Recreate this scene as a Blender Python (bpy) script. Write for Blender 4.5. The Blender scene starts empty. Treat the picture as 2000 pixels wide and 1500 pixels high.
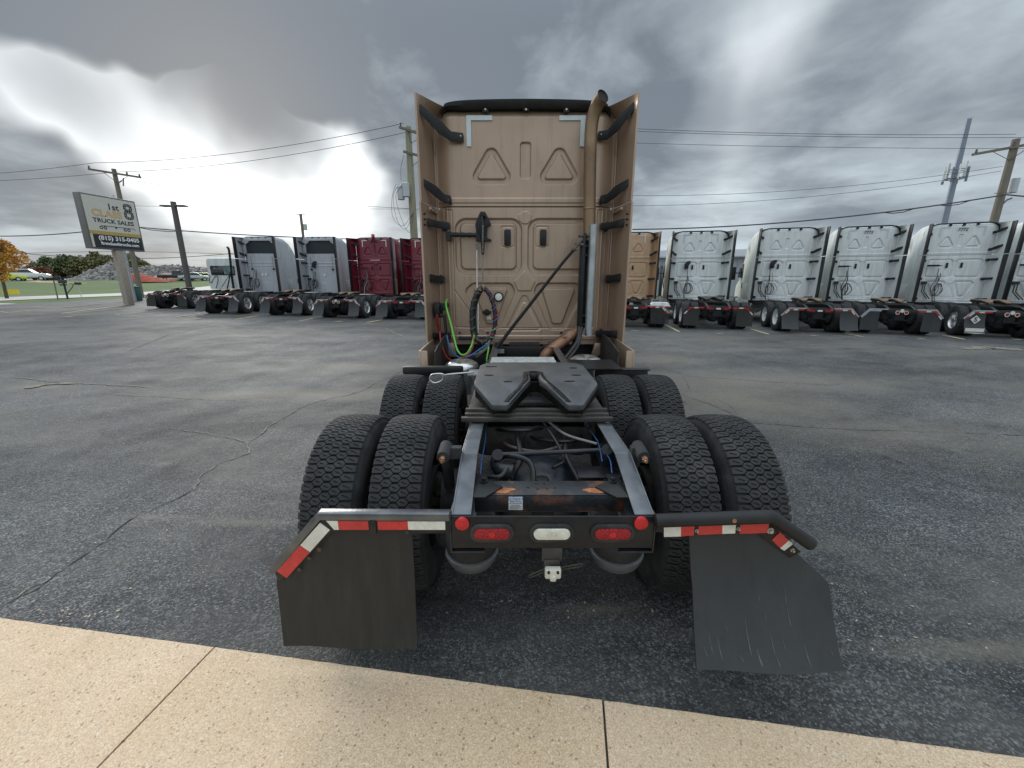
import bpy, bmesh, math, random
import numpy as np
from mathutils import Vector, Matrix
random.seed(7); np.random.seed(7)
R = math.radians
S = bpy.context.scene
COL = S.collection

# ------------------------------------------------------------------ camera
F, PITCH, EYE = 800.0, R(14.3), 1.87
cp, sp = math.cos(PITCH), math.sin(PITCH)
cam_d = bpy.data.cameras.new('camera'); cam = bpy.data.objects.new('camera', cam_d); COL.objects.link(cam)
cam.location = (0, 0, EYE); cam.rotation_euler = (R(90) - PITCH, 0, 0)
cam_d.sensor_width = 36; cam_d.lens = 36 * F / 2000; cam_d.clip_start = .05; cam_d.clip_end = 4000
S.camera = cam

def ray(px, py):
    a = (px - 1000) / F; b = (750 - py) / F
    return Vector((a, cp + b * sp, -sp + b * cp))
def UY(px, py, Y):            # point of the photo's pixel at world distance Y
    r = ray(px, py); t = Y / r.y
    return Vector((r.x * t, Y, EYE + r.z * t))
def UZ(px, py, Z=0.0):        # point of the photo's pixel on a height Z
    r = ray(px, py); t = (Z - EYE) / r.z
    return Vector((r.x * t, r.y * t, Z))
def UT(px, py, t):
    r = ray(px, py); return Vector((r.x * t, r.y * t, EYE + r.z * t))

# ------------------------------------------------------------------ sky and light
SUN_DIR = ray(430, 150).normalized()
el = math.asin(SUN_DIR.z); az = math.atan2(SUN_DIR.x, SUN_DIR.y)
W = bpy.data.worlds.new('World'); S.world = W; W.use_nodes = True
nt = W.node_tree; nt.nodes.clear(); nd = nt.nodes; lk = nt.links
def N(t, **k):
    n = nd.new(t)
    for a, b in k.items(): setattr(n, a, b)
    return n
def M(op, a, b=None, c=None, clamp=False):
    n = N('ShaderNodeMath', operation=op); n.use_clamp = clamp
    for i, v in enumerate((a, b, c)):
        if v is None: continue
        if isinstance(v, (int, float)): n.inputs[i].default_value = v
        else: lk.new(v, n.inputs[i])
    return n.outputs[0]
def VM(op, a, b=None, scale=None):
    n = N('ShaderNodeVectorMath', operation=op)
    for i, v in enumerate((a, b)):
        if v is None: continue
        if isinstance(v, (tuple, Vector)): n.inputs[i].default_value = tuple(v)
        else: lk.new(v, n.inputs[i])
    if scale is not None: n.inputs['Scale'].default_value = scale
    return n
def MR(v, a, b, c, d, smooth=True):
    n = N('ShaderNodeMapRange', interpolation_type='SMOOTHSTEP' if smooth else 'LINEAR')
    lk.new(v, n.inputs[0])
    for i, x in enumerate((a, b, c, d)): n.inputs[i + 1].default_value = x
    return n.outputs[0]
def CM(fac, a, b, typ='MIX'):
    n = N('ShaderNodeMix', data_type='RGBA', blend_type=typ)
    for idx, v in ((0, fac), (6, a), (7, b)):
        if isinstance(v, (int, float)): n.inputs[idx].default_value = v
        elif isinstance(v, tuple): n.inputs[idx].default_value = (*v, 1)
        else: lk.new(v, n.inputs[idx])
    return n.outputs[2]
tc = N('ShaderNodeTexCoord'); D = tc.outputs['Generated']
sepd = N('ShaderNodeSeparateXYZ'); lk.new(D, sepd.inputs[0]); dz = sepd.outputs[2]
inv = M('DIVIDE', 1.0, M('ADD', M('MAXIMUM', dz, 0.0), 0.16))
proj = N('ShaderNodeCombineXYZ'); lk.new(M('MULTIPLY', sepd.outputs[0], inv), proj.inputs[0]); lk.new(M('MULTIPLY', sepd.outputs[1], inv), proj.inputs[1])
PJ = proj.outputs[0]
def NZ(vec, scale, detail=6, rough=.55, dist=0, w=0.0):
    n = N('ShaderNodeTexNoise', noise_dimensions='4D'); lk.new(vec, n.inputs['Vector'])
    n.inputs['Scale'].default_value = scale; n.inputs['Detail'].default_value = detail
    n.inputs['Roughness'].default_value = rough; n.inputs['Distortion'].default_value = dist; n.inputs['W'].default_value = w
    return n
n1 = NZ(PJ, .85, 7, .52, .3, 1.3); n2 = NZ(PJ, 2.3, 7, .55, .4, 4.1); n3 = NZ(PJ, 6.5, 5, .6, 0, 2.2)
dn = N('ShaderNodeVectorMath', operation='SUBTRACT'); lk.new(NZ(D, 3.0, 4, .5, 0, 9.).outputs['Color'], dn.inputs[0]); dn.inputs[1].default_value = (.5, .5, .5)
DD = VM('NORMALIZE', VM('ADD', D, VM('SCALE', dn.outputs[0], scale=.26).outputs[0]).outputs[0]).outputs[0]
def blob(px, py, rin, rout, amp, sharp=False):
    d = ray(px, py).normalized()
    dot = VM('DOT_PRODUCT', DD, d).outputs['Value']
    return MR(dot, math.cos(R(rout)), math.cos(R(rin)), 0, amp)
def total(l):
    a = l[0]
    for x in l[1:]: a = M('ADD', a, x)
    return a
light = total([blob(-60, 125, 0, 5.5, .6), blob(50, 155, 0, 6, .7), blob(180, 210, 0, 6.5, .7), blob(300, 255, 0, 8, .7), blob(420, 275, 0, 10, .85), blob(500, 245, 0, 8, .8), blob(580, 290, 0, 10, 1.1), blob(645, 345, 0, 9, .7), blob(520, 330, 0, 24, .34), blob(480, 385, 0, 9, .2),
               blob(1530, 30, 0, 6, .12), blob(1620, 60, 0, 9, .13), blob(1450, 180, 0, 12, .24), blob(1340, 340, 0, 15, .16), blob(1600, 380, 0, 14, .14), blob(760, 410, 0, 14, .24), blob(1900, 20, 0, 8, .1)])
dark = total([blob(60, 20, 0, 12, .6), blob(60, 320, 0, 11, .35), blob(300, 20, 4, 18, .70), blob(480, 90, 3, 12, .6), blob(720, 110, 6, 22, .8), blob(1050, 150, 4, 20, .5), blob(1800, 240, 4, 16, .30), blob(130, 330, 3, 11, .12), blob(420, 440, 0, 12, .30), blob(1500, 290, 2, 11, .16), blob(1250, 260, 2, 12, .2)])
light = M('SUBTRACT', M('MINIMUM', light, 1.5), M('MULTIPLY', dark, .75))
base = M('ADD', M('MULTIPLY', n1.outputs[0], .55), M('ADD', M('MULTIPLY', n2.outputs[0], .42), M('MULTIPLY', n3.outputs[0], .06)))
tone = M('SUBTRACT', MR(base, .38, .74, .18, .92), M('MULTIPLY', dark, .60))
tone = M('MAXIMUM', tone, 0.0)
cloud = CM(MR(tone, 0, 1, 0, 1, False), (.145, .170, .200), (.58, .655, .70))
cloud = CM(MR(dz, .0, .16, .40, 0), cloud, (.33, .40, .47))                    # towards the horizon the layer greys out
cloud = CM(MR(light, -.02, 1.45, 0, 1), cloud, (1.30, 1.36, 1.38))
hz = M('ADD', M('ADD', 1.0, MR(dz, .42, 1.0, 0, 2.4)), MR(sepd.outputs[1], .2, -1.0, 0, .55))  # unseen sky behind the camera brightened to add light on the truck backs                                # an overcast sky is brightest overhead
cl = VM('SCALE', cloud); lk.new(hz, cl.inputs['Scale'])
sky = N('ShaderNodeTexSky', sky_type='NISHITA'); sky.sun_disc = False; sky.sun_elevation = el; sky.sun_rotation = az
bg1 = N('ShaderNodeBackground'); lk.new(sky.outputs[0], bg1.inputs[0]); bg1.inputs[1].default_value = .05
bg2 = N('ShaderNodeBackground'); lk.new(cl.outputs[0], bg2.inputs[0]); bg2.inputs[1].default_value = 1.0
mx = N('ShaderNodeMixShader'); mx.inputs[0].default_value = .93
wo = N('ShaderNodeOutputWorld')
lk.new(bg1.outputs[0], mx.inputs[1]); lk.new(bg2.outputs[0], mx.inputs[2]); lk.new(mx.outputs[0], wo.inputs[0])

sl = bpy.data.lights.new('sun', 'SUN'); sl.energy = 1.1; sl.angle = R(18); sl.color = (1, .96, .9)
so = bpy.data.objects.new('sun', sl); COL.objects.link(so)
so.rotation_euler = (-SUN_DIR).to_track_quat('-Z', 'Y').to_euler()
vs = S.view_settings; vs.view_transform = 'Standard'; vs.look = 'None'; vs.gamma = 1; vs.exposure = 0.5; vs.use_curve_mapping = False

# ------------------------------------------------------------------ materials
MATS = {}
def mat(name, col, rough=.6, metal=0, var=.15, vscale=6, bump=0, bscale=60, dirt=None, dscale=3, damt=.5, spec=.5, coat=0, stretch=None, emis=None):
    if name in MATS: return MATS[name]
    m = bpy.data.materials.new(name); m.use_nodes = True; MATS[name] = m
    t = m.node_tree; b = t.nodes['Principled BSDF']; L = t.links.new
    def n(ty, **k):
        x = t.nodes.new(ty)
        for a, v in k.items(): setattr(x, a, v)
        return x
    co = n('ShaderNodeTexCoord').outputs['Object']
    if stretch:
        mp = n('ShaderNodeMapping'); mp.inputs['Scale'].default_value = stretch; L(co, mp.inputs[0]); co2 = mp.outputs[0]
    else: co2 = co
    nz = n('ShaderNodeTexNoise'); nz.inputs['Scale'].default_value = vscale; nz.inputs['Detail'].default_value = 6; L(co2, nz.inputs['Vector'])
    mr = n('ShaderNodeMapRange'); L(nz.outputs[0], mr.inputs[0]); mr.inputs[1].default_value = .3; mr.inputs[2].default_value = .7
    mr.inputs[3].default_value = 1 - var; mr.inputs[4].default_value = 1 + var
    mu = n('ShaderNodeVectorMath', operation='SCALE'); mu.inputs[0].default_value = col; L(mr.outputs[0], mu.inputs['Scale'])
    out = mu.outputs[0]
    if dirt:
        dzn = n('ShaderNodeTexNoise'); dzn.inputs['Scale'].default_value = dscale; dzn.inputs['Detail'].default_value = 8; dzn.inputs['Roughness'].default_value = .65; L(co2, dzn.inputs['Vector'])
        dm = n('ShaderNodeMapRange'); L(dzn.outputs[0], dm.inputs[0]); dm.inputs[1].default_value = .5; dm.inputs[2].default_value = .68; dm.inputs[3].default_value = 0; dm.inputs[4].default_value = damt
        mi = n('ShaderNodeMix', data_type='RGBA'); L(dm.outputs[0], mi.inputs[0]); L(out, mi.inputs[6]); mi.inputs[7].default_value = (*dirt, 1); out = mi.outputs[2]
        rr = n('ShaderNodeMapRange'); L(dm.outputs[0], rr.inputs[0]); rr.inputs[3].default_value = rough; rr.inputs[4].default_value = min(1, rough + .3); L(rr.outputs[0], b.inputs['Roughness'])
    else:
        rr = n('ShaderNodeMapRange'); L(nz.outputs[0], rr.inputs[0]); rr.inputs[1].default_value = .3; rr.inputs[2].default_value = .7
        rr.inputs[3].default_value = max(.03, rough - .08); rr.inputs[4].default_value = min(1, rough + .08); L(rr.outputs[0], b.inputs['Roughness'])
    if name in ('tan_paint', 'white_paint', 'tan_paint_bg', 'red_paint', 'grey_paint', 'flap_rubber', 'flap_rubber_grey'):
        mp3 = n('ShaderNodeMapping'); mp3.inputs['Scale'].default_value = (7, 7, .55); L(co, mp3.inputs[0]); n3_ = n('ShaderNodeTexNoise'); n3_.inputs['Scale'].default_value = 2.0; n3_.inputs['Detail'].default_value = 9; n3_.inputs['Roughness'].default_value = .7; L(mp3.outputs[0], n3_.inputs['Vector'])
        m3 = n('ShaderNodeMapRange'); L(n3_.outputs[0], m3.inputs[0]); m3.inputs[1].default_value = .52; m3.inputs[2].default_value = .74; m3.inputs[3].default_value = 1; m3.inputs[4].default_value = .72
        sc3 = n('ShaderNodeVectorMath', operation='SCALE'); L(out, sc3.inputs[0]); L(m3.outputs[0], sc3.inputs['Scale']); out = sc3.outputs[0]
    L(out, b.inputs['Base Color'])
    b.inputs['Metallic'].default_value = metal
    b.inputs['Specular IOR Level'].default_value = spec
    b.inputs['Coat Weight'].default_value = coat
    if bump:
        bz = n('ShaderNodeTexNoise'); bz.inputs['Scale'].default_value = bscale; bz.inputs['Detail'].default_value = 4; L(co, bz.inputs['Vector'])
        bu = n('ShaderNodeBump'); bu.inputs['Strength'].default_value = bump; bu.inputs['Distance'].default_value = .01; L(bz.outputs[0], bu.inputs['Height']); L(bu.outputs[0], b.inputs['Normal'])
    return m
mat('tan_paint', (.415, .292, .213), .36, .30, .07, 1.6, .03, 300, (.30, .22, .16), 3.5, .20, coat=.25)
mat('tan_paint_bg', (.50, .32, .19), .45, .1, .06, 1.6, dirt=(.3, .22, .15), damt=.3, coat=.1)
mat('white_paint', (.70, .72, .71), .4, 0, .05, 2, dirt=(.42, .43, .40), dscale=1.1, damt=.5, coat=.2, stretch=(3, 3, .6))
mat('white_paint_dirty', (.66, .68, .63), .5, 0, .07, 2, dirt=(.34, .36, .27), dscale=1.4, damt=.6, stretch=(3, 3, .6))
mat('grey_paint', (.42, .43, .46), .45, .15, .06, 2, dirt=(.27, .27, .27), damt=.4, stretch=(3, 3, .6))
mat('red_paint', (.17, .010, .026), .38, .1, .1, 2, dirt=(.08, .02, .025), damt=.3, coat=.25)
mat('black_plastic', (.014, .014, .015), .45, 0, .25, 9, .15, 200, (.045, .043, .04), 5, .3, spec=.35)
mat('black_steel', (.012, .013, .015), .36, .0, .3, 7, .1, 90, (.055, .045, .035), 9, .28, spec=.32)
mat('rail_steel', (.13, .137, .15), .30, .7, .3, 9, .05, 60, (.22, .21, .19), 7, .55, stretch=(1, 1, 1))
mat('rusty_steel', (.025, .028, .034), .42, .2, .3, 9, .3, 60, (.24, .095, .035), 6.5, .7)
mat('rust_patch', (.33, .12, .045), .85, 0, .45, 25, .6, 60, (.12, .06, .035), 18, .7)
mat('grimy_steel', (.045, .042, .038), .6, .2, .35, 12, .4, 50, (.11, .095, .075), 9, .6)
mat('dark_iron', (.009, .009, .010), .55, .0, .4, 8, .4, 50, (.03, .025, .02), 9, .3, spec=.3)
mat('axle_paint', (.012, .016, .022), .36, .0, .3, 7, .25, 45, (.10, .055, .03), 7, .35, spec=.4)
mat('rubber', (.034, .034, .035), .8, 0, .28, 9, .3, 120, (.085, .081, .075), 5, .6, spec=.3)
mat('rubber_side', (.034, .035, .036), .66, 0, .2, 5, .08, 130, (.075, .073, .069), 4, .5, spec=.35)
mat('flap_rubber', (.022, .0215, .0195), .62, 0, .12, 3, .05, 120, (.05, .047, .04), 2.5, .5, spec=.4, stretch=(6, 1, 1.2))
mat('flap_rubber_grey', (.029, .0315, .033), .55, 0, .08, 2, .05, 120, (.05, .053, .055), 2, .35, spec=.4, stretch=(1.6, 1, .8))
mat('grease_plate', (.085, .087, .09), .42, .2, .3, 6, .4, 16, (.018, .018, .019), 3.2, .7, stretch=(1, .6, 1))
mat('grease', (.005, .005, .005), .45, 0, .3, 12, .7, 60, spec=.2)
mat('rust_plate', (.16, .105, .065), .65, .1, .4, 4, .4, 20, (.06, .05, .045), 3, .6)
mat('fifth_side', (.055, .048, .042), .6, .3, .35, 10, .3, 60, (.04, .035, .03), 9, .6)
mat('aluminium', (.62, .63, .64), .32, .9, .12, 12, .05, 80, (.35, .34, .32), 6, .4)
mat('tread_plate', (.66, .67, .66), .40, .5, .3, 34, 1.0, 34)
mat('galvanized', (.42, .44, .46), .42, .75, .2, 9, .1, 60, (.25, .25, .24), 7, .4)
mat('bronze_pipe', (.25, .165, .10), .42, .55, .22, 2.6, .1, 60, (.10, .065, .045), 2.4, .6, stretch=(1, 1, 1))
mat('copper_pipe', (.24, .125, .075), .5, .4, .4, 6, .25, 60, (.38, .28, .2), 9, .4)
mat('flat_black', (.012, .011, .010), .8)  # flat near-black; also paints the dark of bolt holes, seam and pipe mouth
mat('red_lens', (.30, .003, .008), .25, 0, .5, 130, .6, 180, coat=.25, spec=.4)
mat('red_reflector', (.52, .008, .012), .3, 0, .12, 60, .3, 260, coat=.2)
mat('red_tape', (.52, .018, .018), .3, 0, .15, 40, .3, 220, (.2, .02, .02), 5, .4, coat=.4)
mat('white_tape', (.66, .65, .58), .34, 0, .12, 40, .3, 220, (.42, .38, .3), 5, .4, coat=.3)
mat('grey_tape', (.55, .60, .62), .35, .2, .08, 40, .1, 220, (.45, .47, .47), 5, .4)
mat('faint_tape', (.50, .52, .52), .35, .2, .08, 40)
mat('clear_lens', (.66, .65, .56), .15, 0, .12, 30, .4, 160, (.45, .40, .25), 14, .5, coat=1)
mat('lamp_white', (.72, .72, .66), .25, 0, .1, 30, .2, 120, coat=.6)
mat('white_plastic', (.60, .57, .48), .4, 0, .1, 20, dirt=(.35, .3, .22), damt=.5)
mat('brass', (.36, .20, .12), .4, .6, .2, 20)
mat('spring_piston', (.13, .135, .14), .45, .3, .25, 8, .1, 60, (.07, .07, .07), 8, .5)
mat('splash', (.085, .09, .092), .8, 0, .3, 60)
mat('bolt_steel', (.45, .44, .42), .35, .9, .2, 40)
mat('tank_metal', (.6, .6, .58), .25, .9, .1, 5)
mat('hose_black', (.010, .010, .011), .42, 0, .2, 20)
mat('hose_green', (.13, .46, .05), .38, 0, .1, 20)
mat('hose_red', (.24, .012, .018), .4, 0, .15, 20)
mat('hose_blue', (.03, .10, .28), .4, 0, .15, 20)
mat('hose_grey', (.20, .19, .18), .45, 0, .15, 20)
mat('hose_brown', (.10, .075, .06), .5, 0, .2, 20)
mat('glass_dark', (.012, .016, .020), .08, 0, .1, 3, spec=.8)
mat('glass_light', (.14, .20, .20), .1, 0, .3, 3, spec=.8)
mat('rim_white', (.68, .69, .68), .4, 0, .08, 9, dirt=(.35, .32, .28), dscale=6, damt=.5)
mat('rim_alu', (.62, .62, .62), .25, .9, .15, 9, dirt=(.3, .28, .25), dscale=6, damt=.5)
mat('rim_black', (.02, .02, .02), .5, .1, .3, 9, dirt=(.16, .09, .05), dscale=8, damt=.4)
mat('dark_mesh', (.012, .016, .022), .5, 0, .1, 4)
mat('concrete_post', (.34, .29, .24), .8, 0, .12, 5, .2, 60)
mat('wood_pole', (.19, .165, .13), .85, 0, .2, 3, .4, 30, (.11, .10, .085), 5, .6, stretch=(8, 8, .4))
mat('wood_pole_green', (.27, .255, .175), .85, 0, .15, 3, .4, 30, (.16, .15, .10), 5, .5, stretch=(8, 8, .4))
mat('bronze_pole', (.10, .088, .085), .6, .1, .1, 3)
mat('tower_paint', (.22, .24, .30), .5, .4, .1, 3)
mat('transformer_grey', (.45, .48, .49), .5, .1, .1, 3)
mat('insulator', (.12, .10, .10), .3)
mat('wire', (.045, .045, .06), .6, 0, .05)
mat('sign_white', (.62, .60, .52), .5, 0, .05, 3, dirt=(.45, .45, .42), damt=.4)
mat('sign_frame', (.16, .145, .14), .5, .2, .1, 3)
mat('sign_black', (.02, .022, .026), .45)
mat('sign_gold', (.50, .34, .10), .5, 0, .05)
mat('sign_orange', (.62, .42, .20), .5, 0, .05)
mat('letter_dark', (.03, .03, .04), .5)
mat('letter_white', (.78, .78, .78), .5)
mat('letter_blue', (.03, .14, .38), .5)
mat('rubble_a', (.30, .28, .27), .9, 0, .4, .8, dirt=(.16, .10, .09), dscale=.5, damt=.8)
mat('red_soil', (.30, .065, .04), .95, 0, .3, .6)
mat('tan_soil', (.42, .28, .20), .95, 0, .2, .4)
mat('bark', (.09, .075, .06), .9, 0, .3, 5)
mat('leaf_green', (.085, .105, .035), .7, 0, .35, .6)
mat('leaf_olive', (.15, .14, .05), .7, 0, .35, .6)
mat('leaf_yellow', (.50, .25, .035), .7, 0, .3, 1.2)
mat('leaf_rust', (.20, .08, .04), .7, 0, .3, .6)
mat('cab_box_green', (.03, .10, .09), .5, 0, .1)
mat('car_white', (.66, .67, .67), .25, 0, .02, coat=.6)
mat('car_dark', (.02, .025, .035), .25, .3, .02, coat=.6)
mat('car_yellow', (.60, .62, .04), .3, 0, .02, coat=.6)
mat('car_silver', (.42, .50, .52), .3, .3, .02, coat=.6)
mat('yellow_plastic', (.65, .52, .03), .5)
mat('warehouse', (.34, .36, .39), .5, .2, .06, 1)
mat('warehouse_roof', (.26, .27, .29), .5, .2, .06, 1)
mat('trim_yellow', (.52, .42, .18), .8, 0, .25, 9, dirt=(.16, .14, .10), dscale=5, damt=.75)
mat('paint_line', (.46, .39, .22), .8, 0, .25, 9, dirt=(.10, .10, .09), dscale=7, damt=.9)
mat('dust_line', (.30, .27, .20), .9, 0, .3, 9, dirt=(.09, .09, .085), dscale=6, damt=.95)
mat('crack_sand', (.22, .20, .15), .95, 0, .35, 20, dirt=(.05, .05, .048), dscale=9, damt=1.0)
mat('crack_dark', (.012, .012, .012), .95, 0, .3, 20)
mat('leaf_litter', (.42, .36, .24), .8, 0, .4, 30)
mat('road_concrete', (.50, .47, .42), .85, 0, .08, .6)

def ground_mat(name, kind):
    m = bpy.data.materials.new(name); m.use_nodes = True; MATS[name] = m
    t = m.node_tree; b = t.nodes['Principled BSDF']; L = t.links.new
    def n(ty, **k):
        x = t.nodes.new(ty)
        for a, v in k.items(): setattr(x, a, v)
        return x
    co = n('ShaderNodeTexCoord').outputs['Object']
    def noise(sc, de=6, ro=.55, st=None, dist=0):
        x = n('ShaderNodeTexNoise'); x.inputs['Scale'].default_value = sc; x.inputs['Detail'].default_value = de; x.inputs['Roughness'].default_value = ro; x.inputs['Distortion'].default_value = dist
        if st:
            mp = n('ShaderNodeMapping'); mp.inputs['Scale'].default_value = st; mp.inputs['Rotation'].default_value = (0, 0, R(-12)); L(co, mp.inputs[0]); L(mp.outputs[0], x.inputs['Vector'])
        else: L(co, x.inputs['Vector'])
        return x.outputs[0]
    def vor(sc, feat='F1'):
        x = n('ShaderNodeTexVoronoi', feature=feat); x.inputs['Scale'].default_value = sc; L(co, x.inputs['Vector']); return x
    def mr(v, a, bb, c, d):
        x = n('ShaderNodeMapRange'); L(v, x.inputs[0])
        for i, q in enumerate((a, bb, c, d)): x.inputs[i + 1].default_value = q
        return x.outputs[0]
    def mix(f, a, bb, ty='MIX'):
        x = n('ShaderNodeMix', data_type='RGBA', blend_type=ty)
        for i, v in ((0, f), (6, a), (7, bb)):
            if isinstance(v, (float, int)): x.inputs[i].default_value = v
            elif isinstance(v, tuple): x.inputs[i].default_value = (*v, 1)
            else: L(v, x.inputs[i])
        return x.outputs[2]
    def mu(a, bb, op='MULTIPLY'):
        x = n('ShaderNodeMath', operation=op)
        for i, v in enumerate((a, bb)):
            if isinstance(v, (float, int)): x.inputs[i].default_value = v
            else: L(v, x.inputs[i])
        return x.outputs[0]
    if kind == 'asphalt':
        v1 = vor(100); sepc = n('ShaderNodeSeparateColor'); L(v1.outputs['Color'], sepc.inputs[0])
        v2 = vor(170); sepc2 = n('ShaderNodeSeparateColor'); L(v2.outputs['Color'], sepc2.inputs[0])
        seal = mr(noise(.28, 12, .72), .36, .66, 0, 1)               # worn seal coat against fresh seal coat
        col = mix(seal, (.0095, .0106, .013), (.094, .095, .096))
        grain = mr(mu(sepc.outputs[0], 3.0, 'POWER'), 0, 1, .45, 3.1)
        g = n('ShaderNodeVectorMath', operation='SCALE'); L(col, g.inputs[0]); L(grain, g.inputs['Scale']); col = g.outputs[0]
        g2 = n('ShaderNodeVectorMath', operation='SCALE'); L(col, g2.inputs[0]); L(mr(noise(30, 9, .85), .32, .68, .55, 1.5), g2.inputs['Scale']); col = g2.outputs[0]
        g3 = n('ShaderNodeVectorMath', operation='SCALE'); L(col, g3.inputs[0]); L(mr(noise(5, 12, .85), .35, .65, .72, 1.28), g3.inputs['Scale']); col = g3.outputs[0]
        wear = mr(noise(.55, 9, .68, (1, 2.2, 1), .4), .50, .72, 0, 1)
        thr = mu(.9955, mu(wear, .20), 'SUBTRACT')
        fl = mu(sepc2.outputs[1], thr, 'GREATER_THAN')
        col = mix(mu(fl, .75), col, (.30, .28, .24))
        dust = mr(noise(.34, 14, .74, (.7, 1.3, 1), .3), .46, .66, 0, .70)
        col = mix(dust, col, (.15, .14, .12))
        streak = mr(noise(1.1, 15, .9, (.8, 1.3, 1), .2), .54, .70, 0, .5)
        col = mix(streak, col, (.17, .155, .125))
        pn = mr(noise(26, 10, .9), .3, .7, -.1, 1.1)
        for (px_, py_, rx, ry, am) in ((1400, 780, 2.6, 1.5, .75), (1500, 740, 3.0, 1.2, .6), (1300, 700, 1.6, 1.0, .6), (420, 772, 1.6, .40, .6), (600, 770, 1.8, .45, .8), (95, 755, .8, .22, .9), (700, 715, 1.6, .6, .7), (1700, 850, 2.2, .7, .45), (320, 905, .14, .07, .8), (560, 720, 2.2, .5, .45), (1450, 660, 5, 1.6, .35), (500, 660, 7, 1.2, .35), (1900, 1270, .8, .10, .6), (1180, 1190, .35, .06, .6), (480, 1020, .8, .08, .55), (330, 1010, .6, .05, .5)):
            p_ = UZ(px_, py_, 0); sb = n('ShaderNodeVectorMath', operation='SUBTRACT'); L(co, sb.inputs[0]); sb.inputs[1].default_value = p_
            sc_ = n('ShaderNodeVectorMath', operation='MULTIPLY'); L(sb.outputs[0], sc_.inputs[0]); sc_.inputs[1].default_value = (1 / rx, 1 / ry, 0)
            ln = n('ShaderNodeVectorMath', operation='LENGTH'); L(sc_.outputs[0], ln.inputs[0])
            msk = mr(mu(mr(ln.outputs['Value'], 0, 1.6, 1, 0), mu(pn, .5, 'SUBTRACT'), 'ADD'), .40, 1.05, 0, am)
            col = mix(msk, col, (.19, .172, .135))
        L(col, b.inputs['Base Color'])
        L(mr(noise(1.2, 4), .3, .7, .68, .80), b.inputs['Roughness'])
        bu = n('ShaderNodeBump'); bu.inputs['Strength'].default_value = .7; bu.inputs['Distance'].default_value = .007; bu.invert = True
        L(v1.outputs['Distance'], bu.inputs['Height'])
        L(bu.outputs[0], b.inputs['Normal'])
    elif kind == 'slab':
        v1 = vor(230); sepc = n('ShaderNodeSeparateColor'); L(v1.outputs['Color'], sepc.inputs[0])
        v2 = vor(120); sepc2 = n('ShaderNodeSeparateColor'); L(v2.outputs['Color'], sepc2.inputs[0])
        big = mr(noise(1.3, 7, .6), .32, .68, 0, 1)
        col = mix(big, (.60, .43, .265), (.68, .505, .345))
        g = n('ShaderNodeVectorMath', operation='SCALE'); L(col, g.inputs[0]); L(mr(sepc.outputs[0], 0, 1, .74, 1.22), g.inputs['Scale']); col = g.outputs[0]
        col = mix(mu(mu(sepc2.outputs[0], .975, 'GREATER_THAN'), .6), col, (.20, .11, .055))
        col = mix(mu(mu(sepc2.outputs[1], .965, 'GREATER_THAN'), .5), col, (.78, .70, .56))
        col = mix(mr(noise(2.2, 8, .7), .60, .75, 0, .35), col, (.33, .235, .16))
        pale = mr(noise(.8, 3), .45, .7, 0, .15); col = mix(pale, col, (.60, .54, .42))
        L(col, b.inputs['Base Color']); b.inputs['Roughness'].default_value = .8
        bu = n('ShaderNodeBump'); bu.inputs['Strength'].default_value = .35; bu.inputs['Distance'].default_value = .003; L(v1.outputs['Distance'], bu.inputs['Height']); L(bu.outputs[0], b.inputs['Normal'])
    elif kind == 'grass':
        col = mix(mr(noise(.16, 7, .6), .38, .62, 0, 1), (.055, .105, .018), (.105, .15, .035))
        col = mix(mr(noise(5, 4, .7), .35, .65, 0, .5), col, (.035, .07, .012))
        col = mix(mr(noise(.05, 5, .6), .55, .72, 0, .8), col, (.17, .13, .07))
        L(col, b.inputs['Base Color']); b.inputs['Roughness'].default_value = .95
ground_mat('asphalt', 'asphalt'); ground_mat('slab', 'slab'); ground_mat('grass', 'grass')

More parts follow.
